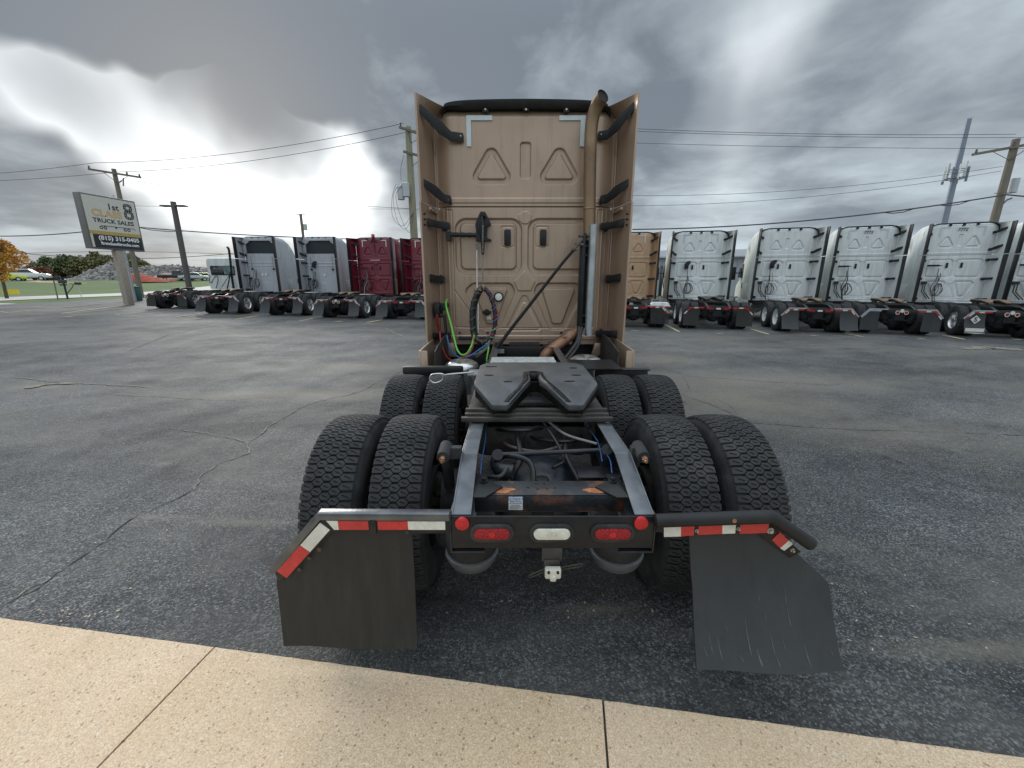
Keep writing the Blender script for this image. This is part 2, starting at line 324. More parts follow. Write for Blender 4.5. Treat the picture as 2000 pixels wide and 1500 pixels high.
# ------------------------------------------------------------------ mesh helpers
class MB:
    def __init__(s): s.v = []; s.f = []
    def add(s, vs, fs):
        o = len(s.v); s.v += [tuple(p) for p in vs]; s.f += [tuple(i + o for i in f) for f in fs]; return s
    def box(s, x0, x1, y0, y1, z0, z1, mtx=None):
        p = [Vector(q) for q in ((x0, y0, z0), (x1, y0, z0), (x1, y1, z0), (x0, y1, z0), (x0, y0, z1), (x1, y0, z1), (x1, y1, z1), (x0, y1, z1))]
        if mtx: p = [mtx @ q for q in p]
        return s.add(p, [(3, 2, 1, 0), (4, 5, 6, 7), (0, 1, 5, 4), (1, 2, 6, 5), (2, 3, 7, 6), (3, 0, 4, 7)])
    def beam(s, a, b, w, h, up=(0, 0, 1)):       # rectangular bar from a to b
        a = Vector(a); b = Vector(b); d = (b - a); l = d.length; d.normalize()
        x = d.cross(Vector(up)); 
        if x.length < 1e-4: x = Vector((1, 0, 0))
        x.normalize(); z = x.cross(d)
        p = []
        for e in (a, b):
            for i, j in ((-1, -1), (1, -1), (1, 1), (-1, 1)): p.append(e + x * (i * w / 2) + z * (j * h / 2))
        return s.add(p, [(0, 1, 2, 3), (7, 6, 5, 4), (0, 4, 5, 1), (1, 5, 6, 2), (2, 6, 7, 3), (3, 7, 4, 0)])
    def tube(s, pts, r, n=8, caps=True):
        pts = [Vector(p) for p in pts]; rr = r if isinstance(r, (list, tuple)) else [r] * len(pts)
        t0 = (pts[1] - pts[0]).normalized(); u = t0.orthogonal().normalized(); o = len(s.v)
        for i, p in enumerate(pts):
            t = (pts[min(i + 1, len(pts) - 1)] - pts[max(i - 1, 0)]).normalized()
            u = (u - t * u.dot(t)).normalized(); w = t.cross(u)
            for k in range(n):
                a = 2 * math.pi * k / n; s.v.append(tuple(p + (u * math.cos(a) + w * math.sin(a)) * rr[i]))
        for i in range(len(pts) - 1):
            for k in range(n):
                k2 = (k + 1) % n; s.f.append((o + i * n + k, o + i * n + k2, o + (i + 1) * n + k2, o + (i + 1) * n + k))
        if caps:
            s.f.append(tuple(o + k for k in range(n))[::-1]); s.f.append(tuple(o + (len(pts) - 1) * n + k for k in range(n)))
        return s
    def cyl(s, a, b, r0, r1=None, n=16): return s.tube([a, b], [r0, r0 if r1 is None else r1], n)
    def lathe(s, prof, c=(0, 0, 0), axis='x', n=32, close=False):
        o = len(s.v); c = Vector(c)
        for (h, r) in prof:
            for k in range(n):
                a = 2 * math.pi * k / n; q, w = r * math.cos(a), r * math.sin(a)
                p = {'x': (h, q, w), 'y': (q, h, w), 'z': (q, w, h)}[axis]
                s.v.append(tuple(c + Vector(p)))
        m = len(prof)
        for i in range(m if close else m - 1):
            j = (i + 1) % m
            for k in range(n):
                k2 = (k + 1) % n; s.f.append((o + i * n + k, o + i * n + k2, o + j * n + k2, o + j * n + k))
        return s
    def prism(s, poly, axis, lo, hi):            # poly of 2D points extruded along an axis
        n = len(poly)
        def P(a, b, h): return {'x': (h, a, b), 'y': (a, h, b), 'z': (a, b, h)}[axis]
        return s.add([P(a, b, lo) for a, b in poly] + [P(a, b, hi) for a, b in poly],
                     [tuple(range(n))[::-1], tuple(range(n, 2 * n))] + [(i, (i + 1) % n, (i + 1) % n + n, i + n) for i in range(n)])
    def grid(s, fn, nu, nv, flip=False):
        o = len(s.v)
        for j in range(nv + 1):
            for i in range(nu + 1): s.v.append(tuple(fn(i / nu, j / nv)))
        for j in range(nv):
            for i in range(nu):
                a = o + j * (nu + 1) + i; q = (a, a + 1, a + nu + 2, a + nu + 1); s.f.append(q[::-1] if flip else q)
        return s
    def ribbonbox(s, pts, th):                   # sheet given by rows of points, thickened
        pass
    def mesh(s, name, bevel=0, recalc=True, angle=35):
        me = bpy.data.meshes.new(name); me.from_pydata(s.v, [], s.f)
        if recalc or bevel:
            bm = bmesh.new(); bm.from_mesh(me)
            if recalc: bmesh.ops.recalc_face_normals(bm, faces=bm.faces)
            if bevel:
                es = [e for e in bm.edges if len(e.link_faces) == 2 and e.calc_face_angle(0) > R(40)]
                bmesh.ops.bevel(bm, geom=es, offset=bevel, segments=2, affect='EDGES', profile=.5, clamp_overlap=True)
            bm.to_mesh(me); bm.free()
        me.polygons.foreach_set('use_smooth', [True] * len(me.polygons))
        me.set_sharp_from_angle(angle=R(angle))
        me.materials.append(None)
        return me
CACHE = {}
def ob(name, me, m, parent=None, loc=None, rot=None, scale=None):
    o = bpy.data.objects.new(name, me); COL.objects.link(o)
    if m: o.material_slots[0].link = 'OBJECT'; o.material_slots[0].material = MATS[m]
    if parent: o.parent = parent
    if loc is not None: o.location = loc
    if rot is not None: o.rotation_euler = rot
    if scale is not None: o.scale = scale
    return o
def part(name, key, fn, m, parent, bevel=0, angle=35, **k):
    if key not in CACHE:
        b = MB(); r = fn(b); CACHE[key] = (r if isinstance(r, bpy.types.Mesh) else b.mesh(name, bevel, angle=angle))
    return ob(name, CACHE[key], m, parent, **k)
_u = [0]
def one(name, fn, m, parent=None, bevel=0, angle=35, **k):
    _u[0] += 1; return part(name, '_u%d' % _u[0], fn, m, parent, bevel, angle, **k)
def tag(o, label=None, cat=None, group=None, kind=None):
    if label: o['label'] = label
    if cat: o['category'] = cat
    if group: o['group'] = group
    if kind: o['kind'] = kind
    return o
def empty(name, loc=(0, 0, 0), rz=0, scale=1):
    o = bpy.data.objects.new(name, None); COL.objects.link(o); o.location = loc; o.rotation_euler = (0, 0, rz); o.empty_display_size = .2
    o.scale = (scale,) * 3
    return o
def spline(pts, n=8):                            # Catmull-Rom through the points
    pts = [Vector(p) for p in pts]; P = [pts[0] * 2 - pts[1]] + pts + [pts[-1] * 2 - pts[-2]]; out = []
    for i in range(1, len(P) - 2):
        for k in range(n):
            t = k / n; a, b, c, d = P[i - 1], P[i], P[i + 1], P[i + 2]
            out.append(.5 * ((2 * b) + (c - a) * t + (2 * a - 5 * b + 4 * c - d) * t * t + (3 * b - a - 3 * c + d) * t ** 3))
    out.append(pts[-1]); return out
def text_mesh(txt, size, depth=.004, bold=0, shear=0, xs=1):
    cu = bpy.data.curves.new('lettering', 'FONT'); cu.body = txt; cu.size = size; cu.extrude = depth / 2; cu.align_x = 'CENTER'; cu.align_y = 'CENTER'; cu.offset = bold; cu.shear = shear; cu.resolution_u = 3
    o = bpy.data.objects.new('lettering_tmp', cu); COL.objects.link(o)
    dg = bpy.context.evaluated_depsgraph_get(); me = bpy.data.meshes.new_from_object(o.evaluated_get(dg))
    bpy.data.objects.remove(o)
    me.transform(Matrix.Rotation(R(90), 4, 'X') @ Matrix.Diagonal((xs, 1, 1, 1)))   # stands up, faces -y
    me.materials.clear(); me.materials.append(None)
    return me
def loft(b, secs, seg=5):                        # rounded-rectangle sections along y: (y, halfwidth, zbottom, ztop, r)
    rings = []
    for (y, w, z0, z1, r) in secs:
        r = min(r, w * .95, (z1 - z0) * .48); rb = min(.05, r); ring = []
        for (cx, cz, rr, a0) in ((w - r, z1 - r, r, 0), (-w + r, z1 - r, r, 90), (-w + rb, z0 + rb, rb, 180), (w - rb, z0 + rb, rb, 270)):
            for k in range(seg + 1):
                a = R(a0 + 90 * k / seg); ring.append((cx + rr * math.cos(a), y, cz + rr * math.sin(a)))
        rings.append(ring)
    n = len(rings[0]); o = len(b.v)
    for r_ in rings: b.v += r_
    for i in range(len(rings) - 1):
        for k in range(n):
            k2 = (k + 1) % n; b.f.append((o + i * n + k, o + i * n + k2, o + (i + 1) * n + k2, o + (i + 1) * n + k))
    b.f.append(tuple(o + k for k in range(n))); b.f.append(tuple(o + (len(rings) - 1) * n + k for k in range(n))[::-1])

# ------------------------------------------------------------------ terrain
def sstep(a, b, x):
    t = min(1, max(0, (x - a) / (b - a))); return t * t * (3 - 2 * t)
def gz(x, y):
    h = .012 * max(0, -x - 2) if x > -34 else .384
    h *= sstep(6, 15, y) if x > -34 else 1
    d = max(-x - 46, (y - 46) if x < 6 else -1)
    if d > 0: h += 1.35 * sstep(0, 34, d) * (1 if x < -5 else sstep(6, -5, x))
    return h
def sheet(b, xs, ys, dz):
    for j in range(len(ys) - 1):
        pass
    o = len(b.v)
    for y in ys:
        for x in xs: b.v.append((x, y, gz(x, y) + dz))
    nx = len(xs)
    for j in range(len(ys) - 1):
        for i in range(nx - 1):
            a = o + j * nx + i; b.f.append((a, a + 1, a + nx + 1, a + nx))
def lin(a, b, n): return [a + (b - a) * i / n for i in range(n + 1)]
XS = sorted(set([-900, -500, -300, -200, -150, -120, -100] + lin(-90, 80, 85) + [100, 150, 250, 500, 900])); YS = sorted(set([-300, -100, -40] + lin(-20, 110, 65) + [130, 160, 220, 320, 500, 900]))
g = one('ground', lambda b: sheet(b, XS, YS, -.03), 'grass'); tag(g, kind='structure', label='green grass ground beyond the truck lot')
lot = one('parking_lot', lambda b: sheet(b, lin(-32, 60, 46), lin(-1, 44, 30), 0), 'asphalt'); tag(lot, kind='structure', label='dark worn asphalt parking lot')
rd = one('road', lambda b: sheet(b, lin(-44, -37, 3), lin(-20, 110, 65), .012), 'road_concrete'); tag(rd, kind='structure', label='pale concrete road beyond the lot')
dw = one('driveway', lambda b: sheet(b, lin(-37, -32.02, 3), lin(0, 27, 12), .006), 'road_concrete'); tag(dw, kind='structure', label='pale driveway joining road and lot')

# the pavement at the photographer's feet: separate slabs with open joints
KZ = .07
def on_edge(px, py): return UZ(px, py, KZ)
E0, E1 = on_edge(0, 1207), on_edge(2000, 1480)
ed = (E1 - E0).normalized(); en = Vector((ed.y, -ed.x, 0))           # en points away from the lot (towards the camera)
if en.y > 0: en = -en
J = [on_edge(415, 1268), on_edge(1178, 1370)]
js = [(j - E0).dot(ed) for j in J]; step = js[1] - js[0]
side = tag(empty('sidewalk', E0), 'tan exposed-aggregate concrete sidewalk along the asphalt', kind='structure')
bed = one('joint_filler', lambda b: b.add([E0 + ed * a + en * c + Vector((0, 0, z - KZ)) for z in (-.02, KZ - .014) for a, c in ((-9, .006), (9 + 5, .006), (14, 4), (-9, 4))], [(0, 1, 2, 3), (4, 5, 6, 7), (0, 1, 5, 4), (1, 2, 6, 5), (2, 3, 7, 6), (3, 0, 4, 7)]), 'grimy_steel')
bed.parent = side; bed.location = -E0
for k in range(-4, 7):
    s0 = js[0] + step * (k - 1) + .005; s1 = s0 + step - .010
    if abs(s0) > 9: continue
    def slab(b, s0=s0, s1=s1, k=k):
        nu = 60; rnd = random.Random(k)
        wob = [rnd.uniform(-.0013, .0013) for _ in range(nu + 1)]
        rows = [(0.0, -.07), (0.0, -.009), (.003, -.003), (.010, 0), (2.6, 0)]
        for i in range(nu + 1):
            for (c, z) in rows:
                a = s0 + (s1 - s0) * i / nu
                p = ed * a + en * (c + wob[i] * (1 if c < .02 else 0) - .006); b.v.append((p.x, p.y, z))
        m_ = len(rows)
        for i in range(nu):
            for r_ in range(m_ - 1): b.f.append((i * m_ + r_, (i + 1) * m_ + r_, (i + 1) * m_ + r_ + 1, i * m_ + r_ + 1))
        for i in (0, nu): b.f.append(tuple(i * m_ + r_ for r_ in range(m_)) + (len(b.v),)); p = ed * (s0 if i == 0 else s1) + en * 2.6; b.v.append((p.x, p.y, -.07))
    one('concrete_slab', slab, 'slab', side)

def ribbon(pts, w, jit, z=.004, seed=1, sub=10, var=.5):
    rnd = random.Random(seed); P = []
    pts = [Vector(p) for p in pts]
    for a, b_ in zip(pts, pts[1:]):
        L_ = (b_ - a).length; n = max(3, int(sub * L_ * 2) if L_ < 8 else sub * 10)
        for i in range(n): P.append(a.lerp(b_, i / n))
    P.append(pts[-1]); Q = []; off = 0
    for i, p in enumerate(P):
        d = (P[min(i + 1, len(P) - 1)] - P[max(0, i - 1)]); d.z = 0; d.normalize(); s_ = Vector((-d.y, d.x, 0))
        off = off * .86 + rnd.uniform(-jit, jit); c = p + s_ * off; ww = w * rnd.uniform(1 - var, 1 + var) * (.25 if i in (0, len(P) - 1) else 1)
        for e in (-1, 1):
            q = c + s_ * e * ww / 2; Q.append((q.x, q.y, gz(q.x, q.y) + z))
    return Q, [(2 * i, 2 * i + 2, 2 * i + 3, 2 * i + 1) for i in range(len(P) - 1)]
def crack(pix, w, m, seed, jit=.016, z=.004):
    if w < .06: w *= .45
    pts = [UZ(x, y, 0) for x, y in pix]
    def f(b): b.add(*ribbon(pts, w, jit, z, seed, var=.85))
    o = one('crack', f, m, lot); return o
crack([(0, 1185), (60, 1155), (130, 1110), (200, 1065), (260, 1015), (330, 985), (380, 958)], .016, 'crack_dark', 3)
crack([(0, 1185), (40, 1160), (75, 1140), (100, 1132)], .022, 'crack_sand', 4, z=.006)
crack([(380, 958), (400, 925), (430, 905), (487, 885), (484, 866)], .030, 'crack_sand', 5, z=.006)
crack([(484, 866), (455, 858), (400, 846), (330, 836)], .018, 'crack_sand', 6, z=.008)
crack([(484, 866), (520, 835), (545, 820), (600, 790), (700, 765), (790, 720)], .030, 'crack_sand', 7, z=.010)
crack([(200, 770), (330, 776), (420, 782), (560, 777)], .014, 'crack_dark', 8)
crack([(30, 738), (120, 748), (210, 752), (300, 757)], .05, 'crack_sand', 9, z=.012)
crack([(560, 640), (660, 640), (755, 643), (770, 652), (800, 662)], .06, 'crack_sand', 10)
crack([(250, 690), (330, 660), (430, 640), (560, 636), (640, 628)], .05, 'crack_sand', 11, z=.012)
crack([(1300, 722), (1350, 735), (1450, 742), (1620, 752), (1640, 750)], .018, 'crack_dark', 12)
crack([(1330, 770), (1400, 795), (1460, 825), (1560, 833), (1700, 838), (2000, 850)], .016, 'crack_dark', 13)
crack([(1720, 890), (1840, 935), (2000, 1000)], .010, 'crack_dark', 14)
crack([(1330, 735), (1345, 760), (1420, 790), (1440, 810)], .010, 'crack_dark', 15, z=.006)
crack([(1310, 760), (1350, 800), (1375, 806)], .010, 'crack_dark', 19, z=.008)
crack([(1600, 860), (1680, 890), (1730, 920), (1800, 950)], .010, 'crack_sand', 16)
crack([(1880, 682), (1930, 679), (2000, 684)], .35, 'crack_sand', 17, z=.012)
crack([(1500, 655), (1560, 668), (1640, 675)], .02, 'crack_sand', 18)
crack([(50, 760), (95, 752), (150, 750)], .12, 'crack_sand', 20, z=.014)

def line(p0, p1, w=.10, m='paint_line', z=.016):
    a = UZ(*p0, 0); b_ = UZ(*p1, 0)
    for _ in range(3):
        a = UZ(*p0, gz(a.x, a.y)); b_ = UZ(*p1, gz(b_.x, b_.y))
    o = one('parking_line', lambda b: b.add(*ribbon([a, b_], w, .0, z, 2, 3, .12)), m, lot); return o
for a, b_, w in (((0, 609), (15, 611), .1), ((15, 611), (240, 589), .1), ((118, 613), (262, 594), .16), ((120, 614), (285, 598), .1), ((225, 616), (330, 604), .12), ((340, 620), (395, 612), .12), ((458, 625), (505, 617), .12), ((583, 628), (612, 622), .12), ((716, 631), (746, 625), .12),
              ((1302, 636), (1327, 649), .12), ((1466, 643), (1502, 654), .12), ((1650, 652), (1688, 659), .12), ((1840, 655), (1885, 664), .12)):
    line(a, b_, w)
for x, y in ((134, 619), (272, 620), (385, 623), (506, 628), (661, 629), (789, 633), (1241, 647), (1405, 652), (1590, 657), (1799, 663), (1985, 664)):
    line((x - 8, y), (x + 9, y + .3), .14, z=.020)
def litter(b):
    rnd = random.Random(5)
    spots = [(100, 1190, 60, 22, 22), (200, 1200, 60, 10, 10), (420, 1190, 60, 12, 6), (700, 1100, 260, 60, 12), (1100, 1190, 220, 40, 26), (1750, 1240, 240, 60, 24), (1700, 1150, 250, 120, 12), (250, 1050, 260, 60, 24), (430, 1120, 200, 60, 14)]
    for (cx, cy, sx, sy, n) in spots:
        for _ in range(n):
            p = UZ(cx + rnd.gauss(0, sx * .5), cy + rnd.gauss(0, sy * .5), 0); l = rnd.uniform(.004, .014); w = l * rnd.uniform(.25, .6); a = rnd.uniform(0, 6.3)
            if (p - E0).dot(en) > -.03: continue
            c, s_ = math.cos(a), math.sin(a); zz = rnd.uniform(.004, .010)
            b.add([(p.x + c * u - s_ * v, p.y + s_ * u + c * v, zz + abs(u) * .25) for u, v in ((-l, 0), (-l * .3, w), (l, 0), (-l * .2, -w))], [(0, 1, 2, 3)])
tag(one('leaf_litter', litter, 'leaf_litter'), 'pale leaf fragments and grit scattered on the asphalt', 'leaf litter', kind='stuff')
# ------------------------------------------------------------------ shared truck pieces
def tyre_hi(b):
    n = 56; prof = [(-.100, .285), (-.118, .300), (-.132, .335), (-.140, .385), (-.138, .430), (-.128, .468), (-.119, .487), (-.105, .491), (-.05, .4945), (0, .4955), (.05, .4945), (.105, .491), (.119, .487), (.128, .468), (.138, .430), (.140, .385), (.132, .335), (.118, .300), (.100, .285)]
    b.lathe(prof, n=n * 2)
    for rr in (.325, .452, .462):                 # raised moulding rings on the sidewalls
        for sx in (-1, 1):
            x = sx * np.interp(rr, [.3, .335, .385, .43, .468], [.118, .132, .140, .138, .128])
            b.tube([(x, rr * math.cos(2 * math.pi * k / 48), rr * math.sin(2 * math.pi * k / 48)) for k in range(49)], .0028, 4, False)
    pitch = 2 * math.pi / 68; rt = lambda u: .5135 - .010 * (u / .12) ** 2
    cs = .0425; w = cs / .75; hh = pitch
    for k in range(68):
        for c in (-2, -1, 0, 1, 2):
            ph = (k + (.5 if c % 2 else 0)) * pitch
            sx = .97; sy = .75
            if abs(c) == 2:
                sgn = 1 if c > 0 else -1; u0 = c * cs
                pts = [(u0 - sgn * w / 2 * sx, 0), (u0 - sgn * w / 4 * sx, .5 * sy), (u0 + sgn * .020, .5 * sy * .98), (u0 + sgn * .037, .5 * sy * .9), (u0 + sgn * .037, -.5 * sy * .9), (u0 + sgn * .020, -.5 * sy * .98), (u0 - sgn * w / 4 * sx, -.5 * sy)]
            else:
                u0 = c * cs; pts = [(u0 - w / 2 * sx, 0), (u0 - w / 4 * sx, .5 * sy), (u0 + w / 4 * sx, .5 * sy), (u0 + w / 2 * sx, 0), (u0 + w / 4 * sx, -.5 * sy), (u0 - w / 4 * sx, -.5 * sy)]
            m = len(pts); V = []
            cu = sum(p[0] for p in pts) / m
            for (lift, sh) in ((0, 1.07), (1, 1.0)):
                for (u, v) in pts:
                    uu = cu + (u - cu) * sh; a = ph + v * sh * hh; r = rt(uu) if lift else .489
                    if lift and abs(uu) > .118: r -= .004
                    V.append((uu, r * math.cos(a), r * math.sin(a)))
            # the block top carries a recessed sipe
            for (lift2, f_) in ((0, 1), (.007, 1)):
                for (u, v) in pts:
                    uu = cu + (u - cu) * .52; a = ph + v * .20 * hh + (u - cu) * .25 * hh / w; r = rt(uu) - lift2; V.append((uu, r * math.cos(a), r * math.sin(a)))
            F_ = [(i, (i + 1) % m, (i + 1) % m + m, i + m) for i in range(m)]
            b.add(V, F_ + [(i + m, (i + 1) % m + m, (i + 1) % m + 2 * m, i + 2 * m) for i in range(m)] + [(i + 2 * m, (i + 1) % m + 2 * m, (i + 1) % m + 3 * m, i + 3 * m) for i in range(m)] + [tuple(range(3 * m, 4 * m))])
def tyre_lo(b):
    prof = [(-.100, .285), (-.128, .32), (-.140, .385), (-.134, .45), (-.120, .492), (-.112, .504)]
    for u in (-.075, -.025, .025, .075): prof += [(u - .012, .510 - .3 * u * u), (u - .007, .497), (u + .007, .497), (u + .012, .510 - .3 * u * u)]
    prof += [(.112, .504), (.120, .492), (.134, .45), (.140, .385), (.128, .32), (.100, .285)]
    b.lathe(prof, n=40)
def rim_out(b):     # dished rim, outer face towards +x
    b.lathe([(.108, .296), (.114, .292), (.114, .282), (.104, .276), (.06, .262), (.0, .250), (-.055, .243), (-.072, .235), (-.078, .20), (-.062, .145), (-.062, .0)], n=36)
    b.lathe([(-.11, .29), (-.10, .27), (-.078, .235)], n=36)
    for k in range(10):
        a = 2 * math.pi * k / 10; c = Vector((-.062, .143 * math.cos(a), .143 * math.sin(a))); b.cyl(c, c + Vector((.045, 0, 0)), .014, .011, 6)
    b.cyl((-.062, 0, 0), (.075, 0, 0), .085, .075, 18); b.cyl((.075, 0, 0), (.085, 0, 0), .06, .055, 18)
def rim_holes(b):  # solid dark discs paint the shade inside the hand holes
    for k in range(8):
        a = 2 * math.pi * (k + .5) / 8; c = Vector((-.071, .19 * math.cos(a), .19 * math.sin(a))); b.cyl(c, c + Vector((.006, 0, 0)), .026, .026, 10)
def rim_in(b):      # the side turned to the axle: deep drum
    b.lathe([(.108, .296), (.114, .292), (.110, .280), (.07, .268), (-.02, .262), (-.03, .215), (-.02, .10), (-.02, .0)], n=32)
    b.lathe([(.12, .205), (.13, .21), (.13, .20), (.03, .19), (.03, .0)], n=28)
    for k in range(6):
        a = 2 * math.pi * k / 6; b.beam((.10, .17 * math.cos(a), .17 * math.sin(a)), (.14, .05 * math.cos(a + .4), .05 * math.sin(a + .4)), .03, .05)
def wheel(root, x, y, out, hi, rimm, facing=1, r=.51):
    # out: +1 the dished side looks to +x, -1 to -x
    w = bpy.data.objects.new('wheel', None); COL.objects.link(w); w.parent = root; w.location = (x, y, r); w.rotation_euler = (random.uniform(0, 6), 0, 0 if out > 0 else math.pi); w.empty_display_size = .1
    part('tyre', 'tyre_hi' if hi else 'tyre_lo', tyre_hi if hi else tyre_lo, 'rubber', w, angle=28)
    if hi: q_ = 1.03 if y < 1 else 1.0; w.scale = (1.09, q_, q_); w.location.z = .5135 * q_
    if facing: 
        part('rim', 'rim_out', rim_out, rimm, w); part('hand_hole', 'rim_holes', rim_holes, 'dark_iron', w)
    else: part('rim', 'rim_in', rim_in, 'rim_black', w)
    return w

# stamped sleeper wall ------------------------------------------------
def sdpoly(X, Z, poly, r=0.0):
    P = np.array(poly, float); c = P.mean(0); d = np.full(X.shape, 1e9); inside = np.zeros(X.shape, bool); n = len(P)
    for i in range(n):
        a, b_ = P[i], P[(i + 1) % n]; e = b_ - a; wx, wz = X - a[0], Z - a[1]
        t = np.clip((wx * e[0] + wz * e[1]) / (e @ e), 0, 1); dx, dz_ = wx - e[0] * t, wz - e[1] * t; d = np.minimum(d, np.hypot(dx, dz_))
        cnd = ((a[1] > Z) != (b_[1] > Z)); xi = a[0] + (Z - a[1]) * e[0] / (e[1] if e[1] else 1e-9); inside ^= cnd & (X < xi)
    return np.where(inside, -d, d) - r
def seg(X, Z, a, b_):
    e = np.subtract(b_, a); wx, wz = X - a[0], Z - a[1]; t = np.clip((wx * e[0] + wz * e[1]) / (e @ e), 0, 1)
    return np.hypot(wx - e[0] * t, wz - e[1] * t)
def rbox(x0, x1, z0, z1, r): return ([(x0 + r, z0 + r), (x1 - r, z0 + r), (x1 - r, z1 - r), (x0 + r, z1 - r)], r)
def ss(d, w): t = np.clip(.5 - d / (2 * w), 0, 1); return t * t * (3 - 2 * t)     # 1 inside
def relief_lower(X, Z):
    h = np.zeros(X.shape); w = .013; AX = np.abs(X)
    def ch(o, i, dep=.034, rise=.030): return -dep * ss(sdpoly(AX, Z, *o), w) + rise * ss(sdpoly(AX, Z, *i), w)
    h += ch(rbox(.045, .955, 1.936, 2.671, .15), rbox(.118, .885, 2.01, 2.615, .07))
    h += ch(([(.70, 1.735), (.24, 1.735), (.225, 1.70), (.42, 1.25), (.53, 1.25), (.745, 1.70)], .085), ([(.68, 1.72), (.28, 1.72), (.43, 1.28), (.52, 1.28)], .03))
    h += ch(([(0, 1.60), (.20, 1.20), (-.20, 1.20)], .05), ([(0, 1.52), (.17, 1.20), (-.17, 1.20)], .03), .010, .012)
    h += -.006 * ss(sdpoly(AX, Z, *rbox(.146, .33, 2.296, 2.578, .03)), .006) + .006 * ss(sdpoly(AX, Z, *rbox(.165, .31, 2.315, 2.56, .025)), .006)
    hexa = [(.09 * math.cos(R(22.5 + 45 * k)), 2.685 + .085 * math.sin(R(22.5 + 45 * k))) for k in range(8)]
    h += .010 * ss(sdpoly(X, Z, hexa), .007)
    h += .012 * ss(sdpoly(X, Z, [(0, 1.96), (-.125, 1.84), (-.08, 1.735), (.08, 1.735), (.125, 1.84)], .02), .008)
    for a, b_ in (((1.09, 2.79), (.99, 2.78)), ((.99, 2.77), (.997, 1.21)), ((.997, 1.728), (.76, 1.39)), ((.997, 1.20), (0, 1.185))): h -= .010 * ss(seg(AX, Z, a, b_) - .005, .007)
    h += .010 * ss(sdpoly(X, Z, *rbox(-1.08, 1.08, 1.02, 1.08, .02)), .008)
    for x in (1.06, 1.12, 1.17): h += .006 * np.exp(-((AX - x) / .010) ** 2)
    return h
def relief_upper(X, Z):
    h = np.zeros(X.shape); w = .010; AX = np.abs(X)
    h += -.032 * ss(sdpoly(AX, Z, [(.447, 3.445), (.605, 3.195), (.289, 3.195)], .088), w) + .028 * ss(sdpoly(AX, Z, [(.447, 3.435), (.60, 3.195), (.294, 3.195)], .030), w)
    h += -.026 * ss(sdpoly(X, Z, *rbox(-.068, .068, 3.173, 3.602, .035)), .009)
    h -= .004 * ss(np.abs(X + .855) - .003, .004)
    h += .008 * ss(np.abs(Z - 2.90) - .03, .01)
    return h
def wall_mesh(nx, nz, z0, z1, rel, hw=1.235, rt=.26, plain=False):
    xs = np.linspace(-1, 1, nx); zs = np.linspace(z0, z1, nz); U, Z = np.meshgrid(xs, zs)
    wz = np.full(Z.shape, hw)
    if rt: 
        q = np.clip((Z - (z1 - rt)) / rt, 0, 1); wz = hw - rt + rt * np.sqrt(np.clip(1 - q * q, .0, 1)); wz = np.maximum(wz, hw - rt * .93)
    X = U * wz
    Hh = rel(X, Z)
    ex = np.clip((np.abs(X) - .93) / .30, 0, 1); back = .15 * ex ** 2.2
    if rt: back += .10 * np.clip((Z - (z1 - .14)) / .14, 0, 1) ** 2
    Y = 4.37 - Hh + back
    v = np.stack([X, Y, Z], -1).reshape(-1, 3)
    idx = np.arange(nx * nz).reshape(nz, nx); f = np.stack([idx[:-1, :-1], idx[:-1, 1:], idx[1:, 1:], idx[1:, :-1]], -1).reshape(-1, 4)
    me = bpy.data.meshes.new('wall'); me.from_pydata(v.tolist(), [], f.tolist()); me.polygons.foreach_set('use_smooth', [True] * len(me.polygons)); me.materials.append(None); me.update()
    return me
def relief_grey(X, Z):
    AX = np.abs(X); h = np.zeros(X.shape)
    for z in (2.62, 2.45): h += .015 * ss(np.abs(Z - z) - .02, .012)
    for x in (.62,): h -= .010 * ss(np.abs(AX - x) - .004, .008) * (Z > 1.2)
    h -= .012 * ss(seg(AX, Z, (.75, 2.3), (.95, 1.0)) - .004, .01)
    h += .012 * ss(sdpoly(X, Z, [(-.12, 1.5), (.12, 1.5), (.35, 1.0), (-.35, 1.0)], .03), .012)
    return h

def fairing_mesh(b, side, z0, z1, swoop=0.0, hw0=1.235, hw1=1.325, y0=4.46, y1=3.92, th=.024, nu=8, nv=14):
    def P(u, v, off):
        y = y0 + (y1 - y0) * u; x = hw0 + (hw1 - hw0) * (u ** .8) - off
        zt = z1 - swoop * (1 - u) ** 1.3 * (1 if swoop else 0) 
        if swoop: x -= .26 * (1 - u) ** 1.1 * max(0, (v - .86) / .14) ** 2
        return (side * x, y, z0 + (zt - z0) * v)
    b.grid(lambda u, v: P(u, v, 0), nu, nv, flip=side > 0); b.grid(lambda u, v: P(u, v, th), nu, nv, flip=side < 0)
    b.grid(lambda u, v: P(1, v, th * u), 1, nv); b.grid(lambda u, v: P(u, 1, th * v), nu, 1); b.grid(lambda u, v: P(u, 0, th * v), nu, 1)

